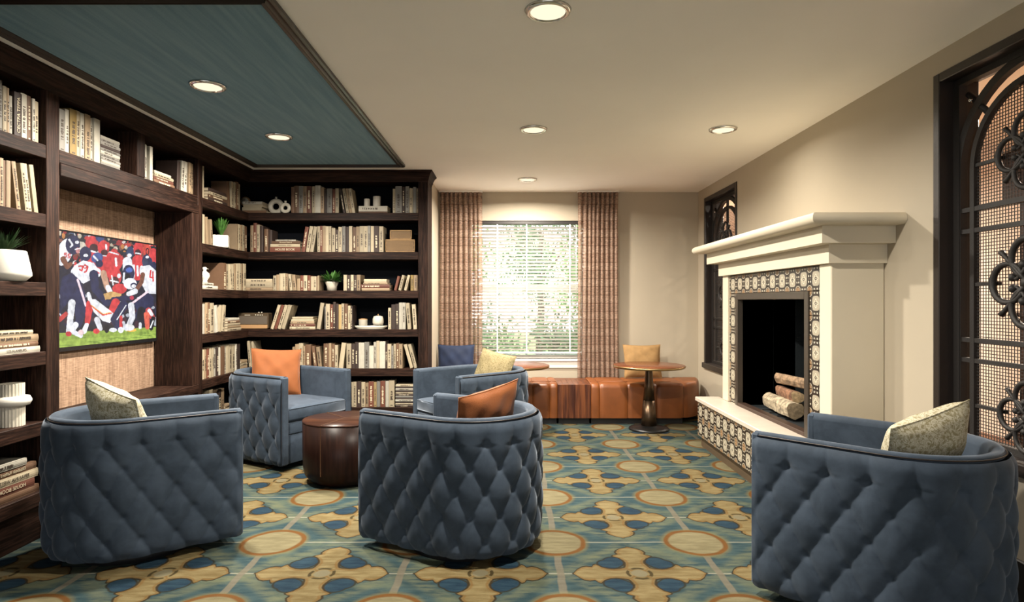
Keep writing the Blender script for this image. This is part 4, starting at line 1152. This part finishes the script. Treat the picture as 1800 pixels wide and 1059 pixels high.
# ------------------------------------------------------------------ television
tv = thing('television', 'wall mounted flat television showing a football game in the niche', 'television', (0,0,0))
TX = -3.175; TY0, TY1, TZ0, TZ1 = 3.975, 5.485, 1.092, 1.955
MB().bbox(BXB-.010, TX-.004, TY0, TY1, TZ0, TZ1, .004).build('housing', m_bezel, tv)
bz = MB(); e = .012
bz.box(TX-.006, TX+.003, TY0, TY1, TZ0, TZ0+.030).box(TX-.006, TX+.003, TY0, TY1, TZ1-e, TZ1)
bz.box(TX-.006, TX+.003, TY0, TY0+e, TZ0+.03, TZ1-e).box(TX-.006, TX+.003, TY1-e*.6, TY1, TZ0+.03, TZ1-e); bzo = bz.build('bezel', m_bezel, tv)
MB().box(TX+.003, TX+.0036, 4.98, 5.07, TZ0+.011, TZ0+.019).build('maker_mark', m_chrome, bzo)
NU, NV = 380, 214
ys = np.linspace(TY0+e, TY1-e*.6, NU); zs_ = np.linspace(TZ0+.03, TZ1-e, NV)
# picture coordinates: inverse of the measured photograph mapping, evaluated on the screen plane
YY, ZZ = np.meshgrid(ys, zs_, indexing='ij')
PXI = (900 + TX*1080/YY - 90)*4.41; PYI = (529.5 - (ZZ-CAMZ)*1080/YY - 390)*4.41
rg = np.random.default_rng(12)
img = np.zeros((NU, NV, 3))
def srgb(c): return np.array([((x/255+.055)/1.055)**2.4 if x > 10 else x/255/12.92 for x in c])
def put(mask, c): img[mask] = srgb(c)
def ell(cx, cy, rx, ry, c, rot=0):
    a = R(rot); dx, dy = PXI-cx, PYI-cy; u = dx*math.cos(a)+dy*math.sin(a); v = -dx*math.sin(a)+dy*math.cos(a)
    put((u/rx)**2+(v/ry)**2 < 1, c)
def poly(pts, c):
    ins = np.zeros(PXI.shape, bool); n = len(pts); j = n-1
    for i in range(n):
        xi, yi = pts[i]; xj, yj = pts[j]
        cond = ((yi > PYI) != (yj > PYI)) & (PXI < (xj-xi)*(PYI-yi)/((yj-yi) or 1e-9)+xi)
        ins ^= cond; j = i
    put(ins, c)
def limb(pts, w0, w1, c):
    n = len(pts)
    for i in range(n-1):
        (x0,y0),(x1,y1) = pts[i], pts[i+1]; a = w0+(w1-w0)*i/(n-1); b = w0+(w1-w0)*(i+1)/(n-1)
        d = math.hypot(x1-x0,y1-y0) or 1; nx, ny = -(y1-y0)/d, (x1-x0)/d
        poly([(x0+nx*a,y0+ny*a),(x1+nx*b,y1+ny*b),(x1-nx*b,y1-ny*b),(x0-nx*a,y0-ny*a)], c); ell(x1,y1,b,b,c); ell(x0,y0,a,a,c)
put(np.ones(PXI.shape, bool), (28,30,38))
for k in range(520):                              # blurred crowd
    cx, cy = rg.uniform(-420,840), rg.uniform(30,330)
    c = [(190,45,40),(150,30,35),(30,35,50),(20,24,34),(190,175,150),(205,195,190),(120,70,55),(190,120,50),(70,80,105)][rg.integers(9)]
    ell(cx, cy, rg.uniform(9,24), rg.uniform(11,26), c)
poly([(-460,330),(860,330),(860,800),(-460,800)], (26,28,44))
for k in range(150):
    cx, cy = rg.uniform(-430,840), rg.uniform(560,800)
    ell(cx, cy, rg.uniform(8,20), rg.uniform(10,34), [(60,30,40),(28,34,66),(170,175,185),(18,22,30)][rg.integers(4)])
poly([(-520,905),(66,865),(330,848),(820,815),(860,1059),(-520,1100)], (138,165,52))
poly([(-520,960),(66,925),(400,895),(820,855),(860,1059),(-520,1100)], (152,180,62))
for k in range(60):
    cx, cy = rg.uniform(-400,820), rg.uniform(850,960); ell(cx, cy, rg.uniform(20,60), 4, (120,150,46))
W_, N_, RD, SK, YL, BK_ = (226,228,234), (30,36,74), (206,42,46), (120,72,48), (235,180,50), (16,18,24)
# players out at the left, partly behind the bookcase post
for q in (-330, -170):
    limb([(q,420),(q+20,640),(q-10,880)],40,24,N_); limb([(q+60,420),(q+90,640),(q+80,890)],40,24,N_); limb([(q+15,280),(q+30,420)],70,60,W_); ell(q+10,190,52,62,N_); limb([(q+70,270),(q+140,380),(q+110,480)],22,14,SK)
# red players, rear
ell(315,172,50,62,RD); ell(330,205,34,34,(60,24,30)); limb([(305,225),(352,240)],6,6,W_); ell(232,200,40,46,(200,190,170)); ell(378,128,34,28,(40,60,110))
limb([(330,300),(440,330)],60,70,RD); ell(405,205,44,60,RD); ell(412,240,28,24,(70,30,34)); limb([(380,262),(430,266)],5,5,W_); limb([(425,180),(428,210)],7,7,W_)
ell(490,300,62,78,RD,-20); limb([(440,320),(470,380)],50,60,RD); limb([(455,235),(520,255)],5,5,W_); ell(512,315,26,36,(190,60,60)); limb([(500,285),(505,340)],8,8,W_)
ell(675,215,38,60,RD); ell(672,240,24,26,(60,26,30)); limb([(655,245),(692,250)],5,5,W_); limb([(670,300),(668,420)],42,36,RD); limb([(640,340),(640,420)],9,9,W_); limb([(668,345),(672,415)],8,8,W_)
ell(744,230,32,58,(206,60,40)); ell(746,232,14,30,(30,20,24)); ell(746,232,8,20,(206,60,40)); limb([(790,230),(792,330)],24,24,RD); limb([(760,300),(770,340)],22,22,(40,44,80))
# navy helmets behind
ell(612,235,28,44,(44,62,100)); ell(606,262,18,16,W_); limb([(590,310),(600,430)],36,44,W_)
ell(795,340,20,30,N_)
# left players in white
ell(105,235,60,110,W_,20); ell(168,180,56,76,N_); limb([(140,140),(165,180),(150,195)],8,6,W_); ell(200,160,16,12,W_); ell(206,222,16,22,(190,120,120)); limb([(185,215),(225,205)],4,4,W_)
for (x_, y_) in ((112,258),(140,266)):
    limb([(x_-8,y_-14),(x_+8,y_-14)],4,4,RD); limb([(x_-8,y_-14),(x_-8,y_),(x_+7,y_),(x_+6,y_+14),(x_-9,y_+14)],4,4,RD)
limb([(92,290),(125,350),(150,330)],22,16,SK)
ell(265,250,46,58,N_); ell(268,262,18,12,W_); ell(356,280,46,40,(58,80,140),-20); ell(372,325,30,30,N_); limb([(330,268),(360,300)],7,6,W_)
limb([(190,320),(180,345)],8,8,RD)
poly([(150,385),(180,340),(250,300),(330,320),(380,390),(360,440),(300,455),(250,480),(180,440)], W_)
limb([(215,345),(245,345),(238,380),(222,372)],6,6,RD); limb([(262,335),(284,350),(272,385),(258,392)],6,6,RD); ell(262,350,16,14,RD); ell(262,350,8,7,W_)
ell(362,395,24,34,W_); limb([(350,385),(372,400)],5,5,RD)
limb([(330,410),(340,520),(400,600),(430,640)],36,16,N_)
# front left player: trousers, legs
poly([(85,430),(160,395),(230,460),(262,560),(280,660),(240,720),(215,810),(190,800),(185,700),(160,600),(120,640),(75,690),(66,560)], N_)
limb([(205,450),(240,560),(268,650)],8,8,(235,205,215)); limb([(160,630),(150,740),(135,850)],28,20,(214,216,222)); limb([(245,690),(215,800)],30,22,N_)
limb([(190,800),(160,850),(230,885)],22,16,W_); ell(135,870,24,20,(190,40,44)); limb([(66,760),(115,715)],18,16,(190,50,46))
limb([(300,640),(280,780)],30,20,RD); limb([(275,800),(255,850)],16,20,W_); ell(230,860,22,22,(230,200,200))
# centre: ball carrier
ell(495,430,50,66,RD); ell(490,460,34,34,(80,40,40)); limb([(458,455),(520,470)],5,5,W_); limb([(470,420),(480,490)],5,5,W_); ell(525,420,14,18,W_)
limb([(405,400),(430,500),(460,560)],24,18,(196,150,120)); limb([(440,510),(480,590)],20,16,W_)
ell(530,520,56,40,RD); poly([(405,560),(470,540),(545,560),(540,590),(420,605)], (205,160,90)); limb([(480,600),(620,590)],16,20,N_); ell(625,590,16,16,(190,40,70))
ell(430,630,34,26,N_); limb([(500,630),(470,700)],34,30,RD)
poly([(290,600),(340,600),(470,700),(500,730),(455,785),(400,770),(330,700)], W_); limb([(315,655),(400,725),(465,710)],5,5,(220,60,40)); limb([(312,648),(402,716),(462,702)],2.5,2.5,YL)
limb([(290,560),(300,600)],14,16,W_); limb([(355,760),(380,830)],22,18,(210,212,218)); ell(350,850,26,20,RD); ell(430,830,20,34,BK_)
limb([(560,650),(490,760),(520,820)],36,24,N_); limb([(580,650),(510,760)],4,4,W_); limb([(540,740),(540,820)],12,12,RD); ell(480,840,30,16,W_); ell(540,840,22,24,W_)
# right players
ell(600,400,46,66,N_); ell(605,375,26,20,(60,90,170)); ell(590,430,24,30,BK_); ell(612,480,50,44,W_); limb([(565,400),(560,470)],7,7,W_); ell(640,495,26,22,N_); ell(640,500,18,14,W_)
ell(738,305,34,52,N_); ell(730,320,24,34,(50,60,90)); ell(745,275,14,10,W_)
poly([(690,350),(760,335),(812,380),(812,560),(740,560),(700,480)], W_); ell(700,380,16,40,W_)
limb([(772,380),(765,430),(790,435)],6,6,RD); limb([(788,390),(790,460)],6,6,RD)
limb([(710,410),(700,470),(660,530)],18,14,SK); limb([(650,540),(600,560)],22,18,W_)
poly([(740,540),(795,590),(795,650),(740,700),(690,740),(650,660),(625,640)], N_); limb([(745,545),(625,635)],8,8,(235,205,215))
limb([(620,650),(630,740),(590,830)],24,20,(214,216,222)); limb([(700,690),(690,740)],30,26,BK_); ell(600,820,46,26,(222,224,220)); ell(620,840,40,14,YL); ell(605,830,36,16,W_)
limb([(755,690),(790,750)],24,18,(200,60,60)); limb([(760,690),(780,720)],14,12,W_); limb([(790,750),(775,830)],16,14,BK_); limb([(740,720),(745,820)],22,16,(220,90,60)); limb([(790,770),(770,820)],5,5,W_)
limb([(560,780),(575,830)],10,12,(200,205,215)); limb([(690,790),(690,820)],10,12,(220,222,228))
img = img*.9 + img.mean(axis=2, keepdims=True)*.1 + .006
def smooth(nu, nv):
    c = rg.random((nu, nv)); a = np.linspace(0, nu-1.001, NU); b = np.linspace(0, nv-1.001, NV)
    ia, ib = a.astype(int), b.astype(int); fa, fb = (a-ia)[:,None], (b-ib)[None,:]
    return (c[ia][:,ib]*(1-fa)*(1-fb)+c[ia+1][:,ib]*fa*(1-fb)+c[ia][:,ib+1]*(1-fa)*fb+c[ia+1][:,ib+1]*fa*fb)
img *= (.62 + .55*smooth(64, 36) + .30*smooth(120, 68))[:,:,None]
img *= (.92 + .16*rg.random((NU, NV, 1)))
me = bpy.data.meshes.new('screen_picture')
idx = np.arange(NU*NV).reshape(NU, NV)
fs = np.stack([idx[:-1,:-1], idx[1:,:-1], idx[1:,1:], idx[:-1,1:]], -1).reshape(-1,4)
vv = np.stack([np.full(NU*NV, TX+.0), YY.ravel(), ZZ.ravel()], 1)
me.vertices.add(NU*NV); me.vertices.foreach_set('co', vv.ravel())
me.loops.add(fs.size); me.loops.foreach_set('vertex_index', fs.ravel())
me.polygons.add(len(fs)); me.polygons.foreach_set('loop_start', np.arange(0, fs.size, 4)); 
me.update(calc_edges=True)
at = me.color_attributes.new('picture', 'FLOAT_COLOR', 'POINT')
at.data.foreach_set('color', np.concatenate([img.reshape(-1,3), np.ones((NU*NV,1))], 1).ravel().astype(np.float32))
m_scr = bpy.data.materials.new('tv_picture'); m_scr.use_nodes = True; nt = m_scr.node_tree
p = nt.nodes['Principled BSDF']; a_ = nt.nodes.new('ShaderNodeAttribute'); a_.attribute_name = 'picture'
p.inputs['Base Color'].default_value = (.01,.01,.012,1); p.inputs['Roughness'].default_value = .25
nt.links.new(a_.outputs['Color'], p.inputs['Emission Color']); p.inputs['Emission Strength'].default_value = .34
obj('screen', me, m_scr, tv)
# ------------------------------------------------------------------ tufted barrel chairs
CR_, CF = .42, .545; CT = .092
CS = 2*CF + math.pi*CR_
def uo(s, off=0.0):
    """point on the U outline; s = arc length from the front end of the right arm, off > 0 outward"""
    if s < CF: return (CF-s, -(CR_+off), 0, -1)
    if s > CF+math.pi*CR_: return (s-CF-math.pi*CR_, CR_+off, 0, 1)
    a = -math.pi/2 - (s-CF)/CR_
    return ((CR_+off)*math.cos(a), (CR_+off)*math.sin(a), math.cos(a), math.sin(a))
def make_chair():
    ch = thing('barrel_chair', 'chair', 'armchair')
    ns, nz_ = 330, 96; cw = CS/14.0; rz_ = .130; ztop = .670
    P = []
    for i in range(ns):
        s = CS*i/(ns-1); col = []
        for j in range(nz_):
            v = j/(nz_-1); z = .05 + (.785-.05)*v
            q = (ztop - z)/rz_          # 0 at first button row
            u = s/cw
            if z <= ztop:
                a = abs(math.sin(math.pi*(u+q/2))); b = abs(math.sin(math.pi*(u-q/2)))
                h = (a*b)**.75
            else:
                a = abs(math.sin(math.pi*u)); k = (z-ztop)/(.785-ztop)
                h = (a**.8)*(1-k*.8) + .8*k*.9
            # button pits
            row_ = round(q); du = (u + (.5 if row_ % 2 else 0)); du = (du - round(du))*cw; dz = (q-row_)*rz_
            pit = math.exp(-(du*du+dz*dz)/(.021**2)) if q > -.5 else 0
            ef = min(1, s/.03, (CS-s)/.03)
            off = -.019 + (.0185*h - .013*pit)*ef + .006*math.sin(math.pi*v)
            if v > .93: off -= .018*((v-.93)/.07)**2
            if v < .06: off -= .020*((.06-v)/.06)**1.5
            x, y, nx, ny = uo(s, off); col.append((x, y, z))
        P.append(col)
    MB().grid(P, ns, nz_, flip=True).build('tufted_shell', m_velvet, ch)
    # flat top rail and inner wall
    N = 120
    prof = [(-.040,.780),(-.040,.794),(-.044,.802),(-.050,.808),(-.068,.808),(-.082,.803),(-.092,.792),(-.094,.775)]
    P = [[(uo(CS*i/(N-1), o_)[0], uo(CS*i/(N-1), o_)[1], z) for o_, z in prof] for i in range(N)]
    MB().grid(P, N, len(prof), flip=True).build('top_rail', m_velvet, ch)
    prof = [(-.094,.776),(-.092,.70),(-.090,.55),(-.090,.40)]
    P = [[(uo(CS*i/(N-1), o_)[0], uo(CS*i/(N-1), o_)[1], z) for o_, z in prof] for i in range(N)]
    MB().grid(P, N, len(prof), flip=True).build('inner_back', m_velvet, ch)
    for sg in (-1, 1):
        y0, y1 = sorted((sg*(CR_-.028), sg*(CR_-.094)))
        MB().bbox(CF-.03, CF+.012, y0, y1, .055, .803, .010).build('arm_front', m_velvet, ch)
    # dark nail trim along the outer top edge and down the arm fronts
    tp = [(CF+.001, -(CR_-.031), z) for z in (.07,.2,.4,.6,.75)]
    tp += [(*uo(CS*i/(N-1), -.036)[:2], .792) for i in range(N)]
    tp += [(CF+.001, (CR_-.031), z) for z in (.75,.6,.4,.2,.07)]
    MB().tube(tp, .0036, 6).build('nail_trim', m_seam, ch)
    def ring(off, front, n=60):
        return [uo(CF*.0 + CS*i/(n-1), off)[:2] if True else 0 for i in range(n)]
    def slab(off, front, z0, z1, rd, name, dome=0.0, mat=m_velvet):
        base = []
        s0 = CF-front
        n = 60
        for i in range(n): base.append(uo(s0 + (CS-2*s0)*i/(n-1), off)[:2])
        cx, cy = sum(p[0] for p in base)/n, 0
        def inset(d): return [(cx+(x-cx)*(1-d/.36), cy+(y-cy)*(1-d/.36)) for x, y in base]
        P = []
        for k in range(6): a = math.pi/2*k/5; P.append((inset(rd*(1-math.sin(a))), z0+rd*(1-math.cos(a))))
        for k in range(6): a = math.pi/2*k/5; P.append((inset(rd*(1-math.cos(a))), z1-rd*(1-math.sin(a))))
        mb = MB(); rows = [[(x,y,z) for x,y in r_] for r_, z in P]
        for d, dz in ((.10,.4),(.20,.75),(.30,1.0),(.355,1.0)): rows.append([(x,y,z1+dome*dz) for x,y in inset(d)])
        G = [[rows[j][i] for j in range(len(rows))] for i in range(n)]
        mb.grid(G, n, len(rows), closeu=True)
        mb.add(rows[-1], [tuple(range(n))]); mb.add(rows[0], [tuple(reversed(range(n)))])
        return mb.build(name, mat, ch)
    slab(-.085, CF-.012, .055, .300, .004, 'seat_base')
    slab(-.085, CF-.006, .306, .405, .008, 'seat_rail')
    c = slab(-.098, CF+.004, .408, .535, .030, 'seat_cushion', .018)
    pp = []
    for i in range(70):
        x_, y_ = uo((CF-CF-.0) + CS*i/69, -.106)[:2]; pp.append((x_, y_, .522))
    MB().tube(pp, .0045, 6, closed=True).build('piping', m_velvet, c)
    MB().lathe([(.335,.0),(.335,.056)], 40, M=Matrix.Translation((.06,0,0))).build('plinth', m_plinth, ch)
    return ch
chairs = [(-.235, 3.715, 150, 'blue tufted barrel chair in the front centre, orange pillow inside, back turned'),
          (-2.285, 3.66, 36, 'blue tufted barrel chair at front left, cream pillow inside, before the television'),
          (1.845, 2.900, 134, 'blue tufted barrel chair at front right by the iron grille'),
          (-2.205, 5.79, -31, 'blue tufted barrel chair in the far left corner with upright orange pillow'),
          (-.265, 5.885, 219, 'blue tufted barrel chair at back centre with gold speckled pillow')]
proto = make_chair()
for i, (x, y, a, lab) in enumerate(chairs):
    c = proto if i == 0 else copy_tree(proto)
    c.location = (x, y, 0); c.rotation_euler = (0,0,R(a)); tag(c, lab, 'armchair', 'blue tufted barrel chairs')

def pillow(name, label, w, h, t, mat, loc, rot, seed=0, pinch=.07, group=None):
    rg = random.Random(seed); n = 26; o = thing(name, label, 'pillow', (0,0,0), 0, group)
    ph = [rg.uniform(0,6) for _ in range(6)]
    for sg, nm in ((1,'front_panel'),(-1,'back_panel')):
        P = []
        for i in range(n):
            row_ = []
            for j in range(n):
                u = -1+2*i/(n-1); v = -1+2*j/(n-1)
                x = u*w/2*(1-pinch*(1-v*v)); z = v*h/2*(1-pinch*(1-u*u))
                th_ = t/2*(max(0,(1-u*u))*max(0,(1-v*v)))**.42
                wr = .005*math.sin(5*u+ph[0]+3*v)*math.sin(4*v+ph[1]) + .003*math.sin(9*u-7*v+ph[2])
                th_ += wr*min(1,(1-u*u)*3)*min(1,(1-v*v)*3)
                row_.append((x, sg*th_, z))
            P.append(row_)
        MB().grid(P, n, n, flip=(sg > 0)).build(nm, mat, o)
    e = []
    for k in range(4*12):
        q = k/12; s_ = q % 1*2-1
        u, v = ((s_,-1),(1,s_),(-s_,1),(-1,-s_))[int(q) % 4]
        e.append((u*w/2*(1-pinch*(1-v*v)), 0, v*h/2*(1-pinch*(1-u*u))))
    MB().tube(e, .0035, 5, closed=True).build('seam', mat, o)
    o.matrix_world = Matrix.Translation(loc) @ rot
    return o
def chair_pillow(ci, name, label, mat, lx, ly, yaw, lean, roll, w=.46, h=.44, t=.15, seed=0, z=None, group='throw pillows on the barrel chairs'):
    cx, cy, a, _ = chairs[ci]; A = R(a)
    gx = cx + lx*math.cos(A) - ly*math.sin(A); gy = cy + lx*math.sin(A) + ly*math.cos(A)
    # pillow normal (local +y) looks along chair forward; width along local x
    rot = Matrix.Rotation(A - math.pi/2 + R(yaw), 4, 'Z') @ Matrix.Rotation(R(lean), 4, 'X') @ Matrix.Rotation(R(roll), 4, 'Y')
    if z is None: z = .553 + h/2*math.cos(R(lean))*.93 + abs(math.sin(R(roll)))*w*.28
    pillow(name, label, w, h, t, mat, (gx, gy, z), rot, seed, group=group)
chair_pillow(0, 'throw_pillow', 'burnt orange pillow inside the front centre chair', m_rust, -.10, .02, -14, 20, -9, .46, .41, seed=1)
chair_pillow(1, 'throw_pillow', 'cream leaf print pillow inside the front left chair', m_cream, -.05, -.07, 24, 22, 14, .46, .42, .20, seed=2)
chair_pillow(2, 'throw_pillow', 'cream leaf print pillow inside the front right chair', m_cream, -.085, .036, -24, 24, -16, .44, .42, .21, seed=3)
chair_pillow(3, 'throw_pillow', 'burnt orange pillow standing in the far left chair', m_rust, -.12, .075, -28, 18, -4, .46, .46, seed=4)
chair_pillow(4, 'throw_pillow', 'gold speckled pillow in the back centre chair', m_goldp, -.10, 0, 10, 18, -8, .46, .42, seed=5)

# ------------------------------------------------------------------ drum table
m_inlay = M_plain('drum_inlay', (.10,.05,.025), .4)
dt = thing('drum_table', 'dark espresso drum table with rounded bottom among the blue chairs', 'table', (-1.355, 4.99, 0))
MB().lathe([(.0,.0),(.20,.0),(.245,.008),(.285,.035),(.312,.075),(.325,.13),(.329,.20),(.331,.485)], 64).build('body', m_drum, dt)
MB().lathe([(.331,.486),(.333,.492),(.329,.500),(.0,.501)], 64).build('top', M_wood('espresso_top', (.022,.009,.006), (.045,.02,.012), 'x', 30, .3, .05), dt)
for a in (-108, 12, 132):
    c, s = math.cos(R(a)), math.sin(R(a))
    MB().box(.326,.3335,-.0015,.0015,.11,.486, M=Matrix.Rotation(R(a),4,'Z')).build('seam', m_inlay, dt)
    MB().box(.0,.331,-.0015,.0015,.500,.5022, M=Matrix.Rotation(R(a),4,'Z')).build('inlay', m_inlay, dt)

# ------------------------------------------------------------------ banquette
BF, BBK, BZ = 7.20, 7.82, .475
def leather_block(name, label, x0, x1, seams, round_left=False, round_right=False):
    o = thing(name, label, 'bench', (0,0,0), group='cognac leather banquette seats')
    # outline in plan: front edge then optional rounded end; one upholstered channel between seams
    edges = [x0]+seams+[x1]
    for k in range(len(edges)-1):
        a, b = edges[k]+.0012, edges[k+1]-.0012; n = 14; m = 22; P = []
        for i in range(n):
            u = i/(n-1); x = a+(b-a)*u; e = min(u, 1-u)*(b-a); puff = -.012*math.exp(-e/.012)
            yf = BF
            if round_right and x > x1-.42: d = (x-(x1-.42))/.42; yf = BF + (1-math.sqrt(max(0,1-d*d)))*(BBK-BF)*.92
            if round_left and x < x0+.42: d = (x0+.42-x)/.42; yf = BF + (1-math.sqrt(max(0,1-d*d)))*(BBK-BF)*.92
            rd = .06; pr = [(yf-puff, .075),(yf-.004-puff,.18),(yf-.006-puff,.30)]
            zt = BZ+.006+puff
            for q in range(8):
                aa = math.pi/2*q/7; pr.append((yf-puff+rd*(1-math.cos(aa)), zt-rd+rd*math.sin(aa)))
            for q in range(1,9):
                yy = yf+rd+(BBK-yf-rd)*q/8; pr.append((yy, zt + .010*math.sin(math.pi*q/8)))
            pr.append((BBK,.075))
            P.append([(x,y_,z_) for y_,z_ in pr])
        mb = MB(); mb.grid(P, n, len(P[0]), flip=True)
        L_ = len(P[0]); mb.add(P[0], [tuple(range(L_))]); mb.add(P[-1], [tuple(reversed(range(L_)))])
        mb.build('channel', m_leather, o)
    # cross seam on top and dark toe kick
    xx0, xx1 = x0+(.42 if round_left else .0), x1-(.42 if round_right else .0)
    MB().tube([(xx0+.01, BF+.17, BZ+.011), (xx1-.01, BF+.17, BZ+.011)], .0035, 6).build('top_seam', m_leather, o)
    MB().box(xx0+.01, xx1+(.10 if round_right else -.01), BF+.05, BBK-.01, 0, .075).build('toe_kick', m_plinth, o)
leather_block('leather_banquette', 'cognac leather banquette seat left of the cherry block, behind chairs', -.93, .535, [-.66,-.36,-.06,.24,.44])
leather_block('leather_banquette', 'cognac leather banquette seat with rounded end right of the cherry block', .925, 2.33, [1.03,1.36,1.70,2.02], round_right=True)
wbk = thing('wood_block', 'cherry plank side block set between the leather banquette seats', 'side table', (0,0,0))
for k in range(6):
    w_ = (.923-.537)/6; x0_ = .537+k*w_
    MB().bbox(x0_+.0004, x0_+w_-.0004, BF, BBK, .075, .470, .0012).build('plank', m_cherry, wbk)
MB().box(.55, .91, BF+.05, BBK-.01, 0, .075).build('toe_kick', m_plinth, wbk)
def wall_pillow(name, label, x, w, h, mat, seed, lean=-14, yaw=180, y=7.66):
    rot = Matrix.Rotation(R(yaw),4,'Z') @ Matrix.Rotation(R(-lean),4,'X')
    pillow(name, label, w, h, .15, mat, (x, y, BZ+.020+h/2*.97), rot, seed, group='pillows on the banquette')
wall_pillow('banquette_pillow', 'mustard yellow pillow on banquette behind the right bistro table', 1.625, .47, .42, m_mustard, 21)
wall_pillow('banquette_pillow', 'navy blue pillow on banquette in front of left curtain', -.70, .46, .42, m_navy, 22)

# ------------------------------------------------------------------ bistro tables
def bistro(x, y, label, rz=0):
    t = thing('bistro_table', label, 'table', (x, y, 0), rz, 'bistro tables at the banquette')
    MB().lathe([(0,0),(.222,0),(.225,.006),(.222,.020),(.18,.030),(.10,.040),(.088,.05)], 48).build('base', m_bronze_foot, t)
    MB().lathe([(.088,.048),(.080,.15),(.066,.33)], 36).build('stem_lower', m_bronze, t)
    MB().lathe([(.066,.33),(.050,.50),(.040,.66),(.040,.690),(.12,.698),(0,.698)], 36).build('stem_upper', m_bronze, t)
    MB().lathe([(.360,.699),(.397,.702),(.402,.712),(.402,.722),(.398,.7275)], 72).build('edge_band', m_brassedge, t)
    MB().lathe([(0,.7275),(.398,.7276),(.396,.7292),(0,.7296)], 72).build('top', m_tabletop, t)
bistro(1.544, 6.93, 'round red brown bistro table on dark pedestal beside the fireplace hearth')
bistro(.02, 6.93, 'round red brown bistro table under the window, half hidden by chair')
